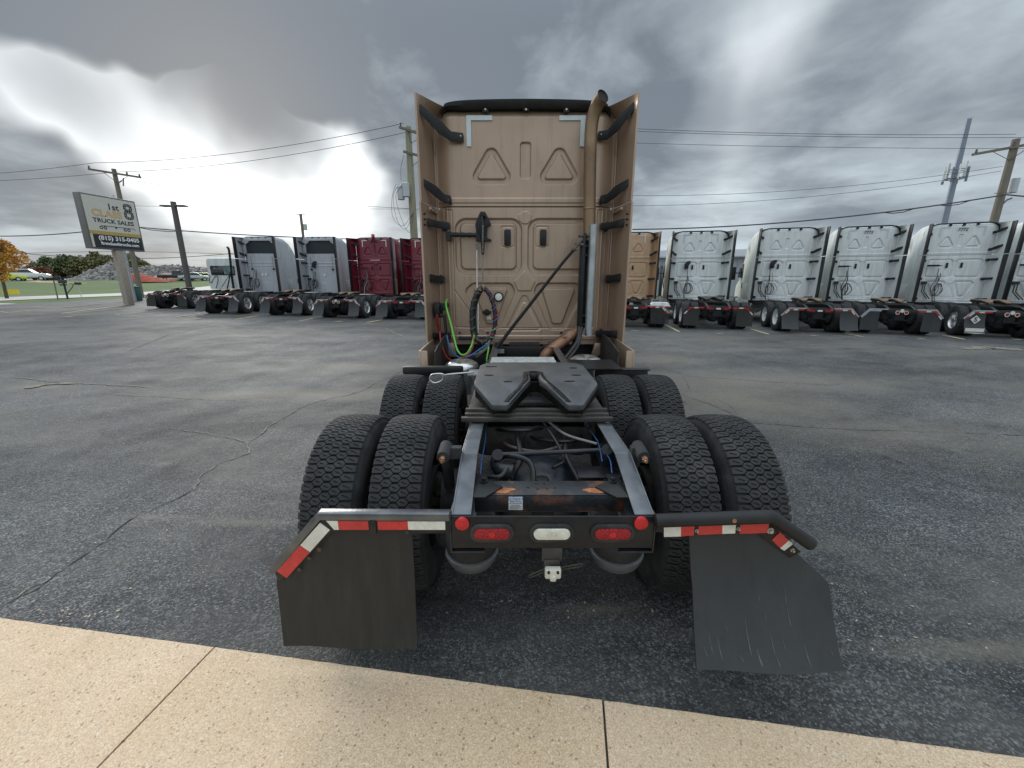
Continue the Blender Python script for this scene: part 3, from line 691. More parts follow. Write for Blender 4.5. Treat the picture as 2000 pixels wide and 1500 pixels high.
def bracket_mesh(b, kind, side):
    # support arm between sleeper wall (x small) and fairing (x large); local origin on the wall
    if kind == 'big':
        pts = [(0, -.02, -.06), (.13, -.045, -.055), (.25, -.16, .02), (.36, -.27, .10), (.42, -.33, .15)]; hs = (.10, .11, .165, .12, .085)
    elif kind == 'mid':
        pts = [(0, -.02, -.04), (.08, -.05, -.035), (.16, -.14, .02), (.25, -.24, .07), (.30, -.30, .10)]; hs = (.095, .11, .14, .11, .08)
    else:
        pts = [(0, -.03, 0), (.09, -.06, 0), (.20, -.16, .01), (.29, -.24, .02)]; hs = (.085, .09, .09, .10)
    pts = [Vector((side * x, y, z)) for x, y, z in pts]; o = len(b.v); n = len(pts)
    for p, h in zip(pts, hs):
        for (dy, dz_) in ((-.012, -h / 2), (-.012, h / 2), (.022, h / 2 * .8), (.022, -h / 2 * .8)): b.v.append((p.x, p.y + dy, p.z + dz_))
    for i in range(n - 1):
        for k in range(4): b.f.append((o + i * 4 + k, o + i * 4 + (k + 1) % 4, o + i * 4 + 4 + (k + 1) % 4, o + i * 4 + 4 + k))
    b.f.append((o, o + 1, o + 2, o + 3)); e = o + 4 * (n - 1); b.f.append((e, e + 1, e + 2, e + 3))
    b.box(min(0, side * .02), max(0, side * .02) + .0, -.02, .10, -.09, -.02) if kind != 'small' else b.box(side * .10 - .015, side * .10 + .015, -.06, .10, -.055, .055)
def bolt_mesh(b):
    b.cyl((0, .01, 0), (0, -.004, 0), .016, .016, 12); b.cyl((0, -.003, 0), (0, -.014, 0), .010, .009, 6)

def cab_side_window(b, side):
    b.prism([(6.35, 1.95), (6.35, 2.62), (6.75, 2.66), (7.12, 2.2), (7.14, 1.98)], 'x', side * 1.17, side * 1.215)

def frame_rail(b, s):
    top = [(0, .885), (.38, 1.0), (8.0, 1.0)]; bot = [(8.0, .74), (.6, .74), (0, .723)]
    b.prism(top + bot, 'x', s * .432, s * .440)
    def fl(p, q, z_up):
        (y0, z0), (y1, z1) = p, q
        x0, x1 = sorted((s * .354, s * .4325)); t = .010 * z_up
        b.add([(x0, y0, z0), (x1, y0, z0), (x1, y1, z1), (x0, y1, z1), (x0, y0, z0 - t), (x1, y0, z0 - t), (x1, y1, z1 - t), (x0, y1, z1 - t)],
              [(0, 1, 2, 3), (7, 6, 5, 4), (0, 4, 5, 1), (1, 5, 6, 2), (2, 6, 7, 3), (3, 7, 4, 0)])
    fl((0, .885), (.38, 1.0), 1); fl((.38, 1.0), (8, 1.0), 1); fl((0, .723), (.6, .74), -1)
def fifth_top(b):
    P = [(-.43, 1.0), (-.068, 1.0), (-.034, 1.12), (-.034, 1.26), (-.02, 1.29), (.02, 1.29), (.034, 1.26), (.034, 1.12), (.068, 1.0), (.43, 1.0), (.435, 1.08), (.435, 1.60), (.40, 1.68), (.33, 1.73), (-.33, 1.73), (-.40, 1.68), (-.435, 1.60), (-.435, 1.08)]
    n = len(P); b.add([(x, y, 1.2) for x, y in P] + [(x, y, 1.165) for x, y in P], [tuple(range(n)), tuple(range(n, 2 * n))[::-1]] + [(i, (i + 1) % n, (i + 1) % n + n, i + n) for i in range(n)])
    for s in (-1, 1):
        q = [(.43, 1.002, 1.2), (.068, 1.002, 1.2), (.190, .785, 1.128), (.205, .775, 1.125), (.285, .775, 1.125), (.300, .785, 1.128)]
        q = [(s * x, y, z) for x, y, z in q]; m = len(q)
        b.add(q + [(x, y, z - .035) for x, y, z in q], [tuple(range(m)), tuple(range(m, 2 * m))[::-1]] + [(i, (i + 1) % m, (i + 1) % m + m, i + m) for i in range(m)])
def fifth_skirt(b):
    for s in (-1, 1):
        for a, c in (((.425, 1.01, 1.165), (.425, 1.65, 1.165)), ((.425, 1.01, 1.165), (.292, .79, 1.094)), ((.075, 1.01, 1.165), (.197, .79, 1.094)), ((.075, 1.01, 1.165), (.04, 1.12, 1.165))):
            a = Vector((s * a[0], a[1], a[2])); c = Vector((s * c[0], c[1], c[2])); d = Vector((0, 0, -.055)); t = Vector((-s * .012, .004, 0))
            b.add([a, c, c + d * (.6 if c.z < 1.15 else 1), a + d, a + t, c + t, c + t + d * (.6 if c.z < 1.15 else 1), a + t + d], [(0, 1, 2, 3), (4, 5, 6, 7), (0, 1, 5, 4), (2, 3, 7, 6), (0, 3, 7, 4), (1, 2, 6, 5)])
    b.box(-.40, .40, 1.20, 1.24, 1.09, 1.16)
def fifth_base(b):
    for s in (-1, 1):
        b.box(*sorted((s * .36, s * .47)), .86, 1.8, 1.012, 1.045); b.box(*sorted((s * .37, s * .43)), 1.2, 1.5, 1.045, 1.13)
    for y in (.80, .84, .885): b.box(-.50 + .02 * (y > .82), .50 - .02 * (y > .82), y, y + .03, 1.005 + (y - .80) * .35, 1.035 + (y - .80) * .35)
def lug_grease(b):
    rnd = random.Random(6)
    for sg in (-1, 1):
        A = [(.028, 1.34), (.036, 1.22), (.038, 1.12), (.068, 1.01), (.098, .945), (.140, .87), (.180, .80)]; P = []
        for i, (x, y) in enumerate(A):
            z = 1.2035 if y > 1.0 else 1.2035 - (1.0 - y) * .335; w_ = .034 + .016 * rnd.random()
            P += [(sg * (x - .004), y, z - .012), (sg * (x + w_ * .4), y + .004, z + .004), (sg * (x + w_), y + .006, z)]
        for i in range(len(A) - 1):
            for k in (0, 1): b.add([P[3 * i + k], P[3 * i + k + 1], P[3 * i + 4 + k], P[3 * i + 3 + k]], [(0, 1, 2, 3)])
    b.lathe([(1.2005, .062), (1.208, .055), (1.210, .03), (1.2005, .028)], (0, 1.31, 0), 'z', 18)
def oval(cx, cz, w, h, n=10):
    r = h / 2; P = []
    for k in range(n + 1): a = R(-90 + 180 * k / n); P.append((cx + w / 2 - r + r * math.cos(a), cz + r * math.sin(a)))
    for k in range(n + 1): a = R(90 + 180 * k / n); P.append((cx - w / 2 + r + r * math.cos(a), cz + r * math.sin(a)))
    return P
def ring_oval(b, cx, cz, w, h, t, y0, y1):
    O = oval(cx, cz, w, h); I = oval(cx, cz, w - 2 * t, h - 2 * t); n = len(O)
    b.add([(x, y0, z) for x, z in O] + [(x, y0, z) for x, z in I] + [(x, y1, z) for x, z in O] + [(x, y1, z) for x, z in I],
          [(i, (i + 1) % n, (i + 1) % n + n, i + n) for i in range(n)] + [(i, (i + 1) % n, (i + 1) % n + 2 * n, i + 2 * n) for i in range(n)] + [(i + n, (i + 1) % n + n, (i + 1) % n + 3 * n, i + 3 * n) for i in range(n)])

def flap_mesh(b, poly, y, bend, th=.008, nz=14, wave=0.0, ph=0.0):
    # poly as rows: for each z from top to bottom (x0, x1)
    zs = [p[0] for p in poly]; x0s = [p[1] for p in poly]; x1s = [p[2] for p in poly]; zt, zb = zs[0], zs[-1]
    def at(u, v, off):
        z = zt + (zb - zt) * v; x0 = np.interp(-z, [-q for q in zs], x0s); x1 = np.interp(-z, [-q for q in zs], x1s)
        yy = y - bend * v ** 2 + wave * math.sin(u * 5 + ph) * v * v + off
        return (x0 + (x1 - x0) * u, yy, z + wave * .6 * math.sin(u * 7 + ph + 1) * v)
    b.grid(lambda u, v: at(u, v, 0), 16, nz * 2); b.grid(lambda u, v: at(u, v, th), 16, nz * 2, flip=True)
    b.grid(lambda u, v: at(0, v, u * th), 1, nz * 2); b.grid(lambda u, v: at(1, v, u * th), 1, nz * 2); b.grid(lambda u, v: at(u, 1, v * th), 16, 1)

def common_frame(root, lo=True, plate=True):
    for s in (-1, 1): part('frame_rail', 'rail%d' % s, lambda b: frame_rail(b, s), 'rail_steel' if not lo else 'black_steel', root, bevel=.003)
    for y in (.76, 2.09):
        part('axle', 'axle', lambda b: (b.cyl((-.95, 0, 0), (.95, 0, 0), .065, .065, 14), [b.cyl((s_ * .5, 0, 0), (s_ * .60, 0, 0), .2, .2, 18) for s_ in (-1, 1)]), 'dark_iron', root, loc=(0, y, .51))
    part('differential', 'diff', lambda b: b.tube([(0, -.25, 0), (0, -.22, 0), (0, -.12, .0), (0, 0, 0), (0, .16, 0), (0, .35, 0), (0, .6, .03)], [.12, .23, .285, .29, .21, .09, .07], 26), 'axle_paint', root, loc=(0, .74, .54))
    part('differential', 'diff', None, 'axle_paint', root, loc=(0, 2.11, .52))
    part('drive_shaft', 'shaft', lambda b: b.cyl((0, 2.6, .55), (0, 6.2, .72), .06), 'dark_iron', root)
    part('engine_block', 'engine', lambda b: (b.box(-.36, .36, 5.6, 7.6, .55, 1.25), b.cyl((0, 4.9, .72), (0, 5.7, .75), .2, .3, 18)), 'dark_iron', root, bevel=.03)
    part('fuel_tank', 'tank', lambda b: b.lathe([(4.62, 0), (4.62, .25), (4.65, .29), (5.75, .29), (5.78, .25), (5.78, 0)], (.83, 0, .66), 'y', 24), 'tank_metal', root)
    part('fuel_tank', 'tank', None, 'tank_metal', root, loc=(-1.66, 0, 0))
    f = empty('fifth_wheel', (0, 0, 0)); f.parent = root
    return f

def cab_shell(root, paint, style, hi):
    if style == 'day':
        secs = [(4.75, 1.08, 1.05, 3.02, .22), (4.85, 1.12, 1.03, 3.10, .25), (5.6, 1.14, 1.0, 3.12, .28), (6.1, 1.06, 1.0, 2.72, .22), (6.65, 1.0, 1.0, 1.95, .2), (7.6, .92, .9, 1.75, .25), (7.95, .85, .7, 1.5, .2)]
    else:
        secs = [(4.47, 1.20, .985, 3.99, .30), (4.55, 1.235, .985, 4.05, .32), (5.2, 1.25, .985, 4.02, .36), (5.75, 1.24, .985, 3.86, .42), (6.15, 1.20, .96, 3.60, .46), (6.55, 1.15, .95, 3.2, .45), (6.85, 1.12, .95, 2.82, .32), (7.05, 1.10, .95, 2.62, .25), (7.55, 1.04, .92, 2.0, .22), (8.5, .95, .80, 1.72, .25), (8.85, .85, .7, 1.45, .2)]
    part('cab_body', 'body_' + style, lambda b: loft(b, secs, 7), paint, root, angle=50)
    if style != 'day':
        for s in (-1, 1):
            part('side_window', 'sw%d' % s, lambda b: cab_side_window(b, s), 'glass_dark', root, bevel=.004)
            part('roof_window', 'rw%d' % s, lambda b: b.prism([(5.35, 3.02), (5.33, 3.35), (5.45, 3.58), (5.62, 3.62), (5.75, 3.5), (5.72, 3.3)] if True else 0, 'x', s * 1.225, s * 1.256), 'transformer_grey', root, bevel=.004)
            part('luggage_door', 'ld%d' % s, lambda b: b.prism([(4.9, 1.12), (4.9, 1.62), (4.95, 1.68), (5.4, 1.68), (5.45, 1.62), (5.45, 1.12), (5.4, 1.08), (4.95, 1.08)], 'x', s * 1.235, s * 1.262), paint, root, bevel=.006)
            part('door_handle', 'dh%d' % s, lambda b: b.box(*sorted((s * 1.18, s * 1.225)), 6.18, 6.23, 1.45, 1.72), 'black_plastic', root, bevel=.01)
            part('mirror', 'mi%d' % s, lambda b: (b.box(*sorted((s * 1.36, s * 1.60)), 7.05, 7.17, 1.85, 2.5), b.beam((s * 1.1, 7.1, 2.2), (s * 1.4, 7.12, 2.2), .05, .05)), 'black_plastic', root, bevel=.04)
            part('side_skirt', 'sk%d' % s, lambda b: (b.box(*sorted((s * 1.225, s * 1.25)), 4.60, 6.9, .34, .975)), paint, root, bevel=.006)
        part('windshield', 'ws', lambda b: b.add([(-.85, 7.02, 2.64), (.85, 7.02, 2.64), (.92, 7.56, 2.06), (-.92, 7.56, 2.06), (-.85, 6.99, 2.62), (.85, 6.99, 2.62), (.92, 7.53, 2.04), (-.92, 7.53, 2.04)], [(0, 1, 2, 3), (7, 6, 5, 4), (0, 4, 5, 1), (1, 5, 6, 2), (2, 6, 7, 3), (3, 7, 4, 0)]), 'glass_dark', root)
    else:
        part('rear_window', 'drw', lambda b: b.prism([(-.80, 1.95), (-.83, 2.0), (-.86, 2.5), (-.80, 2.56), (.80, 2.56), (.86, 2.5), (.83, 2.0), (.80, 1.95)], 'y', 4.72, 4.755), 'glass_dark', root, bevel=.004)
        part('window_view', 'drv', lambda b: b.prism([(.1, 2.0), (.1, 2.51), (.78, 2.51), (.78, 2.05), (.5, 2.0)], 'y', 4.712, 4.721), 'glass_light', root)

# ------------------------------------------------------------------ background trucks
def bg_truck(loc, heading, paint, label, style='stamped', wheels='rim_black', lights='oval', number=None, hood=0, corners=None, flap='bent', scale=1, sx=1, extra=None, sidep=None, plate='rust_plate', fend=False, xflip=False):
    root = tag(empty('semi_truck', loc, -R(heading), scale), label, 'truck', 'semi trucks parked in a row'); root.scale = (sx, scale, scale)
    hi = False; sidep = sidep or paint
    fw = common_frame(root)
    part('top_plate', 'ft', fifth_top, plate, fw, bevel=.004); part('base', 'fb', fifth_base, 'grimy_steel', fw); part('skirt', 'fs', fifth_skirt, 'dark_iron', fw)
    for y in (.76, 2.09):
        for s in (-1, 1):
            wheel(root, s * 1.075, y, s, False, wheels); wheel(root, s * .745, y, -s, False, 'rim_black', 0)
    for s in (-1, 1): wheel(root, s * 1.03, 7.45 if style != 'day' else 6.9, s, False, wheels)
    for s in (-1, 1): part('air_spring', 'bag', lambda b: (b.cyl((0, 0, .40), (0, 0, .52), .10, .135, 20), b.cyl((0, 0, .53), (0, 0, .74), .13, .13, 20)), 'dark_iron', root, loc=(s * .38, .27, 0))
    part('rear_plate', 'rp', lambda b: b.box(-.44, .44, -.012, 0, .723, .883), 'black_steel', root, bevel=.003)
    part('cross_member', 'cm', lambda b: b.box(-.43, .43, .14, .277, .815, .9), 'black_steel', root, bevel=.004)
    part('tow_bracket', 'tb', lambda b: (b.box(-.18, .12, .0, .03, .52, .72), b.box(-.3, .3, .05, .12, .5, .54)), 'dark_iron', root)
    # tail lights
    if lights == 'oval':
        for x in (-.264, .262): part('tail_light', 'tlo', lambda b: b.prism(oval(0, 0, .20, .07), 'y', -.024, -.012), 'red_lens', root, loc=(x, 0, .805))
        part('reverse_light', 'rlo', lambda b: b.prism(oval(0, .805, .17, .06), 'y', -.024, -.012), 'clear_lens', root)
        if scale == 1:
            for x in (-.36, .36): part('reflector_strip', 'rst', lambda b: b.box(-.055, .055, -.020, -.012, .79, .85), 'red_tape', root, loc=(x * 1.02, 0, .02))
    else:
        for x in (-.13, .13): 
            t_ = part('tail_light', 'tlr', lambda b: b.cyl((0, -.026, 0), (0, -.012, 0), .052, .052, 20), 'red_lens', root, loc=(x, 0, .78))
            part('lamp_ring', 'tlrr', lambda b: b.lathe([(-.030, .052), (-.030, .068), (-.012, .068)], axis='y', n=20), 'red_tape' if False else 'white_tape', t_)
        part('reverse_light', 'rlr', lambda b: b.cyl((0, -.03, .84), (0, -.012, .84), .06, .06, 20), 'clear_lens', root)
        for x in (-.36, .36): part('marker_light', 'mk', lambda b: b.cyl((0, -.022, .85), (0, -.012, .85), .018, .018, 10), 'red_lens', root, loc=(x, 0, 0))
    # mud flap hangers with tape
    for s in (-1, 1):
        fl = s == 1 and 1 or -1
        part('flap_hanger', 'fh%d' % s, lambda b: (b.beam((s * .44, -.01, .885), (s * 1.0, -.01, .885), .04, .035), b.beam((s * 1.0, -.01, .885), (s * 1.24, -.01, .62), .04, .035), b.prism([(s * .62, .865), (s * 1.0, .865), (s * 1.22, .61), (s * 1.19, .57), (s * .98, .81), (s * .62, .81)], 'y', -.006, -.001)), 'galvanized' if flap != 'dark' else 'black_steel', root)
        d = Vector((s * .22, 0, -.25)).normalized(); nrm = Vector((-s * .25, 0, -.22)).normalized()
        def strip(b, x0, x1): b.box(*sorted((s * x0, s * x1)), -.016, -.006, .812, .862)
        if flap != 'plain' or s == 1:
            part('red_tape', 'rt%d' % s, lambda b: strip(b, .50, .72), 'red_tape', root); part('white_tape', 'wt%d' % s, lambda b: strip(b, .72, .86), 'white_tape', root); part('red_tape', 'rt2%d' % s, lambda b: strip(b, .86, .99), 'red_tape', root)
            def diag(b, t0, t1):
                o_ = Vector((s * 1.005, -.011, .87)); a = o_ + d * t0 + nrm * .035; c = o_ + d * t1 + nrm * .035; b.beam(a, c, .010, .05, up=nrm)
            m1, m2 = ('white_tape', 'red_tape') if flap == 'bent' else ('red_tape', 'white_tape')
            part('white_tape', 'wd%d' % s, lambda b: diag(b, .02, .19), m1, root); part('red_tape', 'rd%d' % s, lambda b: diag(b, .19, .33), m2, root)
        if fend and s == 1: continue
        rows = [(.82, s * .66, s * 1.0), (.60, s * .66, s * 1.20), (.55, s * .66, s * 1.22), (.16, s * .66, s * 1.22)]
        if s < 0: rows = [(z, b_, a_) for z, a_, b_ in rows]
        bend = {'bent': .22, 'dark': .05, 'plain': .03}.get(flap, .1)
        part('mud_flap', 'mf%d%s' % (s, flap), lambda b: flap_mesh(b, rows, -.0, bend, wave=.008, ph=s), 'flap_rubber_grey' if flap != 'dark' else 'flap_rubber', root)
    if fend:
        part('fender', 'qf', lambda b: (b.prism([(.55, .86), (.55, .93), (1.22, .93), (1.30, .86)], 'y', -.02, .03), b.prism([(.55, .93), (.62, 1.02), (1.18, 1.02), (1.25, .93)], 'y', .0, .35)), 'white_paint', root, bevel=.01)
        part('mud_flap', 'mfr', lambda b: [b.box(.58 + .03 * k, .603 + .03 * k, -.012 + .006 * (k % 2), .0, .2, .855) for k in range(23)], 'rubber', root)
        for x in (.62, 1.12): part('red_tape', 'rt9', lambda b: b.box(0, .12, -.03, -.02, .80, .85), 'red_tape', root, loc=(x, 0, .03))
    # cab
    cab_shell(root, sidep, style, False)
    if style == 'day':
        one('exhaust_stack', lambda b: b.tube(spline([(.75, 4.5, 1.0), (.75, 4.5, 1.6), (.80, 4.5, 2.4), (.86, 4.5, 3.5), (.82, 4.42, 3.75)], 4), .07, 12), 'dark_iron', root)
        one('air_hose', lambda b: b.tube(spline([(-.85, 4.6, 1.95), (-.7, 4.3, 1.5), (-.5, 4.2, 1.45), (-.35, 4.3, 1.75), (-.2, 4.4, 1.9), (-.1, 4.3, 1.6), (-.25, 4.2, 1.1)], 6), .025, 6), 'hose_black', root)
        one('support_bar', lambda b: (b.beam((.6, 4.5, 1.95), (0, 4.4, 1.15), .03, .03), b.beam((.9, 4.4, 2.4), (.45, 4.3, 1.05), .06, .06)), 'black_steel', root)
        one('beacon', lambda b: b.cyl((-.2, 5.2, 2.95), (-.2, 5.2, 3.05), .04), 'red_lens', root)
        return root
    if style == 'stamped':
        part('lower_back_panel', 'wl_lo', lambda b: wall_mesh(300, 240, .955, 2.815, relief_lower, rt=0), paint, root)
        part('upper_back_panel', 'wu_lo', lambda b: wall_mesh(200, 110, 2.83, 4.015, relief_upper), paint, root)
    else:
        part('lower_back_panel', 'wg_lo', lambda b: wall_mesh(120, 160, .955, 3.12, relief_grey, rt=0), paint, root)
        part('upper_back_panel', 'wg_up', lambda b: b.prism([(-1.2, 3.14), (-1.2, 3.85), (-1.0, 4.0), (1.0, 4.0), (1.2, 3.85), (1.2, 3.14), (.98, 3.14), (.98, 3.62), (.80, 3.70), (.68, 3.82), (-.68, 3.82), (-.80, 3.70), (-.98, 3.62), (-.98, 3.14)], 'y', 4.33, 4.50), paint, root, bevel=.01)
        part('vent_opening', 'wg_vt', lambda b: b.box(-1.0, 1.0, 4.42, 4.45, 3.14, 3.84), 'dark_mesh', root)
        for x, z in ((-.1, 1.95), (.15, 1.95)) if hood == 0 else ((.1, 1.95),): part('lamp', 'lampw', lambda b: b.cyl((0, 4.33, 0), (0, 4.36, 0), .06, .06, 14), 'lamp_white', root, loc=(x, 0, z))
        for x in (-.75, .72): part('tie_down', 'td', lambda b: (b.cyl((0, 4.34, 2.35), (0, 4.34, 2.98), .008, .008, 5), b.box(-.05, .05, 4.31, 4.37, 2.22, 2.32)), 'black_steel', root, loc=(x, 0, 0))
    for s in (-1, 1):
        part('upper_fairing', 'fu%d' % s, lambda b: fairing_mesh(b, s, 2.83, 3.99, .001, nv=28), paint, root)
        part('lower_fairing', 'fl%d' % s, lambda b: fairing_mesh(b, s, .985, 2.81), paint, root)
        part('edge_rubber', 'er%d' % s, lambda b: (b.box(*sorted((s * 1.29, s * 1.332)), 3.66, 3.93, .99, 2.80), b.box(*sorted((s * 1.29, s * 1.332)), 3.66, 3.93, 2.83, 3.985)), 'black_plastic', root, bevel=.008)
        for z, k in ((3.68, 'mid'), (3.05, 'mid'), (2.62, 'small'), (1.90, 'small'), (1.10, 'small')):
            part('bracket', 'br%s%d' % (k, s), lambda b: bracket_mesh(b, k, s), 'black_plastic', root, loc=(s * .99, 4.37, z), bevel=.004)
    part('roof_trim', 'rtb', lambda b: (b.tube([(-1.19, 4.40, 3.74), (-1.15, 4.39, 3.88), (-1.02, 4.38, 3.985), (-.8, 4.37, 4.02), (.8, 4.37, 4.02), (1.02, 4.38, 3.985), (1.15, 4.39, 3.88), (1.19, 4.40, 3.74)], .028, 8), [b.box(x - .05, x + .05, 4.33, 4.37, 3.93, 4.0) for x in (-.45, 0, .45)]), 'black_plastic', root)
    if style == 'stamped':
        for x in (-.24, .25): part('grab_handle', 'gh', lambda b: b.box(-.042, .042, -.03, .0, -.10, .10), 'black_plastic', root, bevel=.012, loc=(x, 4.36, 2.43))
        if corners:
            for s in (-1, 1): part('corner_tape', 'ct%d' % s, lambda b: (b.box(*sorted((s * .43, s * .76)), 4.355, 4.365, 3.86, 3.905), b.box(*sorted((s * .71, s * .76)), 4.355, 4.365, 3.55, 3.86)), corners, root)
    if hood:
        part('hose_bracket', 'hb', lambda b: b.prism([(-.60, 2.36), (-.60, 2.58), (-.50, 2.70), (-.36, 2.72), (-.36, 2.62), (-.44, 2.5), (-.44, 2.36)], 'y', 4.18, 4.36), 'black_plastic', root, bevel=.01)
    elif style == 'stamped':
        part('hose_arm', 'ha', lambda b: (b.beam((-.95, 4.26, 2.42), (-.55, 4.2, 2.42), .06, .07), b.beam((-.55, 4.2, 2.42), (-.45, 4.2, 2.42), .03, .03)), 'black_plastic', root)
    rnd = random.Random(int(abs(loc[0]) * 10))
    for q in range(4):
        x0 = rnd.uniform(-.62, -.42); z0 = rnd.uniform(2.0, 2.45); dx = rnd.uniform(-.1, .12)
        pts = spline([(x0, 4.22, z0), (x0 + .01 + dx * .3, 4.2, 1.9), (x0 - .1 + dx, 4.15, 1.55), (x0 + dx * .5, 4.1, 1.22), (x0 + .16 + dx, 4.12, 1.45), (x0 + .05, 4.15, 1.72), (x0 - .12, 4.05, 1.4), (x0 - .1, 3.9, 1.02)], 5)
        one('air_hose', lambda b: b.tube(pts, .013, 5), rnd.choice(('hose_black', 'hose_black', 'hose_grey', 'hose_black')), root)
    one('gladhand', lambda b: (b.tube([(-.95, 4.2, 1.75), (-.98, 4.15, 1.4), (-.8, 4.0, 1.1)], .02, 6), b.tube([(-.88, 4.2, 1.78), (-.9, 4.15, 1.4), (-.7, 4.0, 1.1)], .02, 6), b.box(-1.0, -.84, 4.18, 4.34, 1.68, 1.8)), 'hose_black', root)
    part('deck_plate', 'dp', lambda b: b.box(-.39, .35, 2.7, 3.3, 1.012, 1.04), 'tread_plate', root)
    part('chassis_clutter', 'cc', lambda b: (b.box(-1.15, 1.15, 4.25, 4.9, .86, .96), b.box(-.9, -.5, 3.1, 3.6, .55, 1.0), b.cyl((.5, 3.0, .8), (1.0, 3.0, .8), .14), b.box(-1.1, 1.1, 3.95, 4.2, .80, .87)), 'dark_iron', root, bevel=.01)
    if number:
        one('number', lambda b: text_mesh(number, .17, .006, .002, .15), 'letter_dark', root, loc=(0, 4.352, 3.78))
    if extra: extra(root)
    return root

def beacon(root):
    one('beacon', lambda b: (b.cyl((0, 4.3, 4.04), (0, 4.3, 4.2), .10, .09, 14)), 'red_reflector', root)
    one('strap', lambda b: (b.beam((0, 4.3, 4.02), (-.18, 4.3, 3.75), .05, .03), b.beam((0, 4.3, 4.02), (.18, 4.3, 3.75), .05, .03), b.beam((0, 4.33, 4.0), (.02, 4.34, 3.1), .02, .02)), 'black_plastic', root)
    one('warning_strip', lambda b: b.box(-.3, .3, 4.33, 4.36, 2.83, 2.86), 'white_tape', root)
def flaplogo(root):
    o = one('flap_emblem', lambda b: (b.prism([(-.94, .46), (-.80, .60), (-.94, .74), (-1.08, .60)], 'y', -.075, -.068)), 'white_tape', root)
    one('emblem_letter', lambda b: text_mesh('S', .2, .004, .006), 'letter_dark', o, loc=(-.94, -.078, .60))
    o = one('flap_banner', lambda b: (b.box(-1.2, -.69, -.185, -.178, .22, .33), b.box(-1.22, -.67, -.21, -.2, .16, .19)), 'white_tape', root)
    one('banner_letters', lambda b: text_mesh('IIIIIIIII', .09, .004, .004), 'letter_dark', o, loc=(-.945, -.188, .275)) if False else None
def chrome_top(root): pass

def T(xt, Yt, head, paint, label, **k):
    zc = Yt * cp + 1.1 * sp; X = (xt - 1000) / F * zc
    return bg_truck((X, Yt, gz(X, Yt)), head, paint, label, **k)
T(325, 24, 3.5, 'white_paint', 'white day cab truck with dark rear window and one tall exhaust stack', style='day', lights='round', flap='dark', wheels='rim_alu', plate='rust_plate')
T(425, 21, -1, 'grey_paint', 'grey sleeper truck with wide dark roof vent, beside the white day cab', style='vented', lights='oval', wheels='rim_alu', scale=1.03, sx=.86, sidep='grey_paint')
T(550, 20.5, 2.5, 'grey_paint', 'grey sleeper truck with wide dark roof vent, next to the red truck with beacon', style='vented', lights='oval', wheels='rim_alu', scale=1.03, sx=.87, hood=1)
T(657, 19.5, 8, 'red_paint', 'dark red sleeper truck with a red beacon and black straps on its roof edge', lights='round', wheels='rim_alu', corners='white_tape', extra=beacon, sx=.94)
T(784, 19.3, 7, 'red_paint', 'dark red sleeper truck half hidden behind the tan truck, no beacon', lights='oval', wheels='rim_alu', corners='white_tape')
T(1242, 16.2, 9.5, 'tan_paint_bg', 'light tan sleeper truck with a white quarter fender, parked behind the large tan truck', lights='oval', corners='grey_tape', fend=True)
T(1403, 15.7, 12, 'white_paint', 'white sleeper truck parked right beside the light tan one, white rims on two wheels', lights='oval', wheels='rim_white', hood=1, corners='faint_tape', sidep='white_paint_dirty', flap='dark', plate='grimy_steel')
T(1601, 14.6, 15.5, 'white_paint', 'white sleeper truck without a number, black hose loop and flared grey mud flaps', lights='oval', wheels='rim_white', hood=1, sidep='white_paint_dirty', sx=.95)
T(1761, 14.1, 22, 'white_paint', 'white sleeper truck marked 7773 with round red tail lights', lights='round', number='7773', corners='grey_tape', flap='plain', sx=.89)
T(1976, 13.2, 25, 'white_paint', 'white sleeper truck marked 7772 with an emblem on its left mud flap', lights='round', wheels='rim_alu', number='7772', corners='grey_tape', extra=flaplogo, sx=.89)
bg_truck((18.7, 12.3, 0), 26, 'white_paint', 'white sleeper truck cut off by the right edge of the photo', lights='round', flap='plain')

# ------------------------------------------------------------------ the tan truck in front
TX, TY = .177, 1.58
root = tag(empty('semi_truck', (TX, TY, 0)), 'large tan sleeper truck seen from behind, filling the centre of the picture', 'truck', 'semi trucks parked in a row')
def L(px, py, y):            # photo pixel -> truck coordinates at truck depth y
    p = UY(px, py, y + TY); return Vector((p.x - TX, y, p.z))
fw = common_frame(root, lo=False)
def fpart(n, fn, m, parent=fw, **k): return one(n, fn, m, parent, **k)
fw.location = (-.02, .03, .005); fw.scale = (.945, 1, 1)
fpart('top_plate', fifth_top, 'grease_plate', bevel=.003); fpart('skirt', fifth_skirt, 'grease'); fpart('base', fifth_base, 'fifth_side', bevel=.004); fpart('grease', lug_grease, 'grease')
for x, y in ((-.34, 1.55), (-.34, 1.25), (.34, 1.5), (.33, 1.25), (-.2, 1.06), (.25, 1.07)):
    fpart('grease_mark', lambda b: b.prism([(x + .05 * math.cos(a) * random.uniform(.5, 1), y + .018 * math.sin(a) * random.uniform(.4, 1)) for a in [k * .7 for k in range(9)]], 'z', 1.1985, 1.203), 'grease')
for y in (.76, 2.03):
    for s in (-1, 1):
        wheel(root, s * 1.125 - .01, y, s, True, 'rim_alu'); wheel(root, s * .772 - .01, y, -s, True, 'rim_black', 0)
for s in (-1, 1): wheel(root, s * 1.03, 7.45, s, False, 'rim_alu')
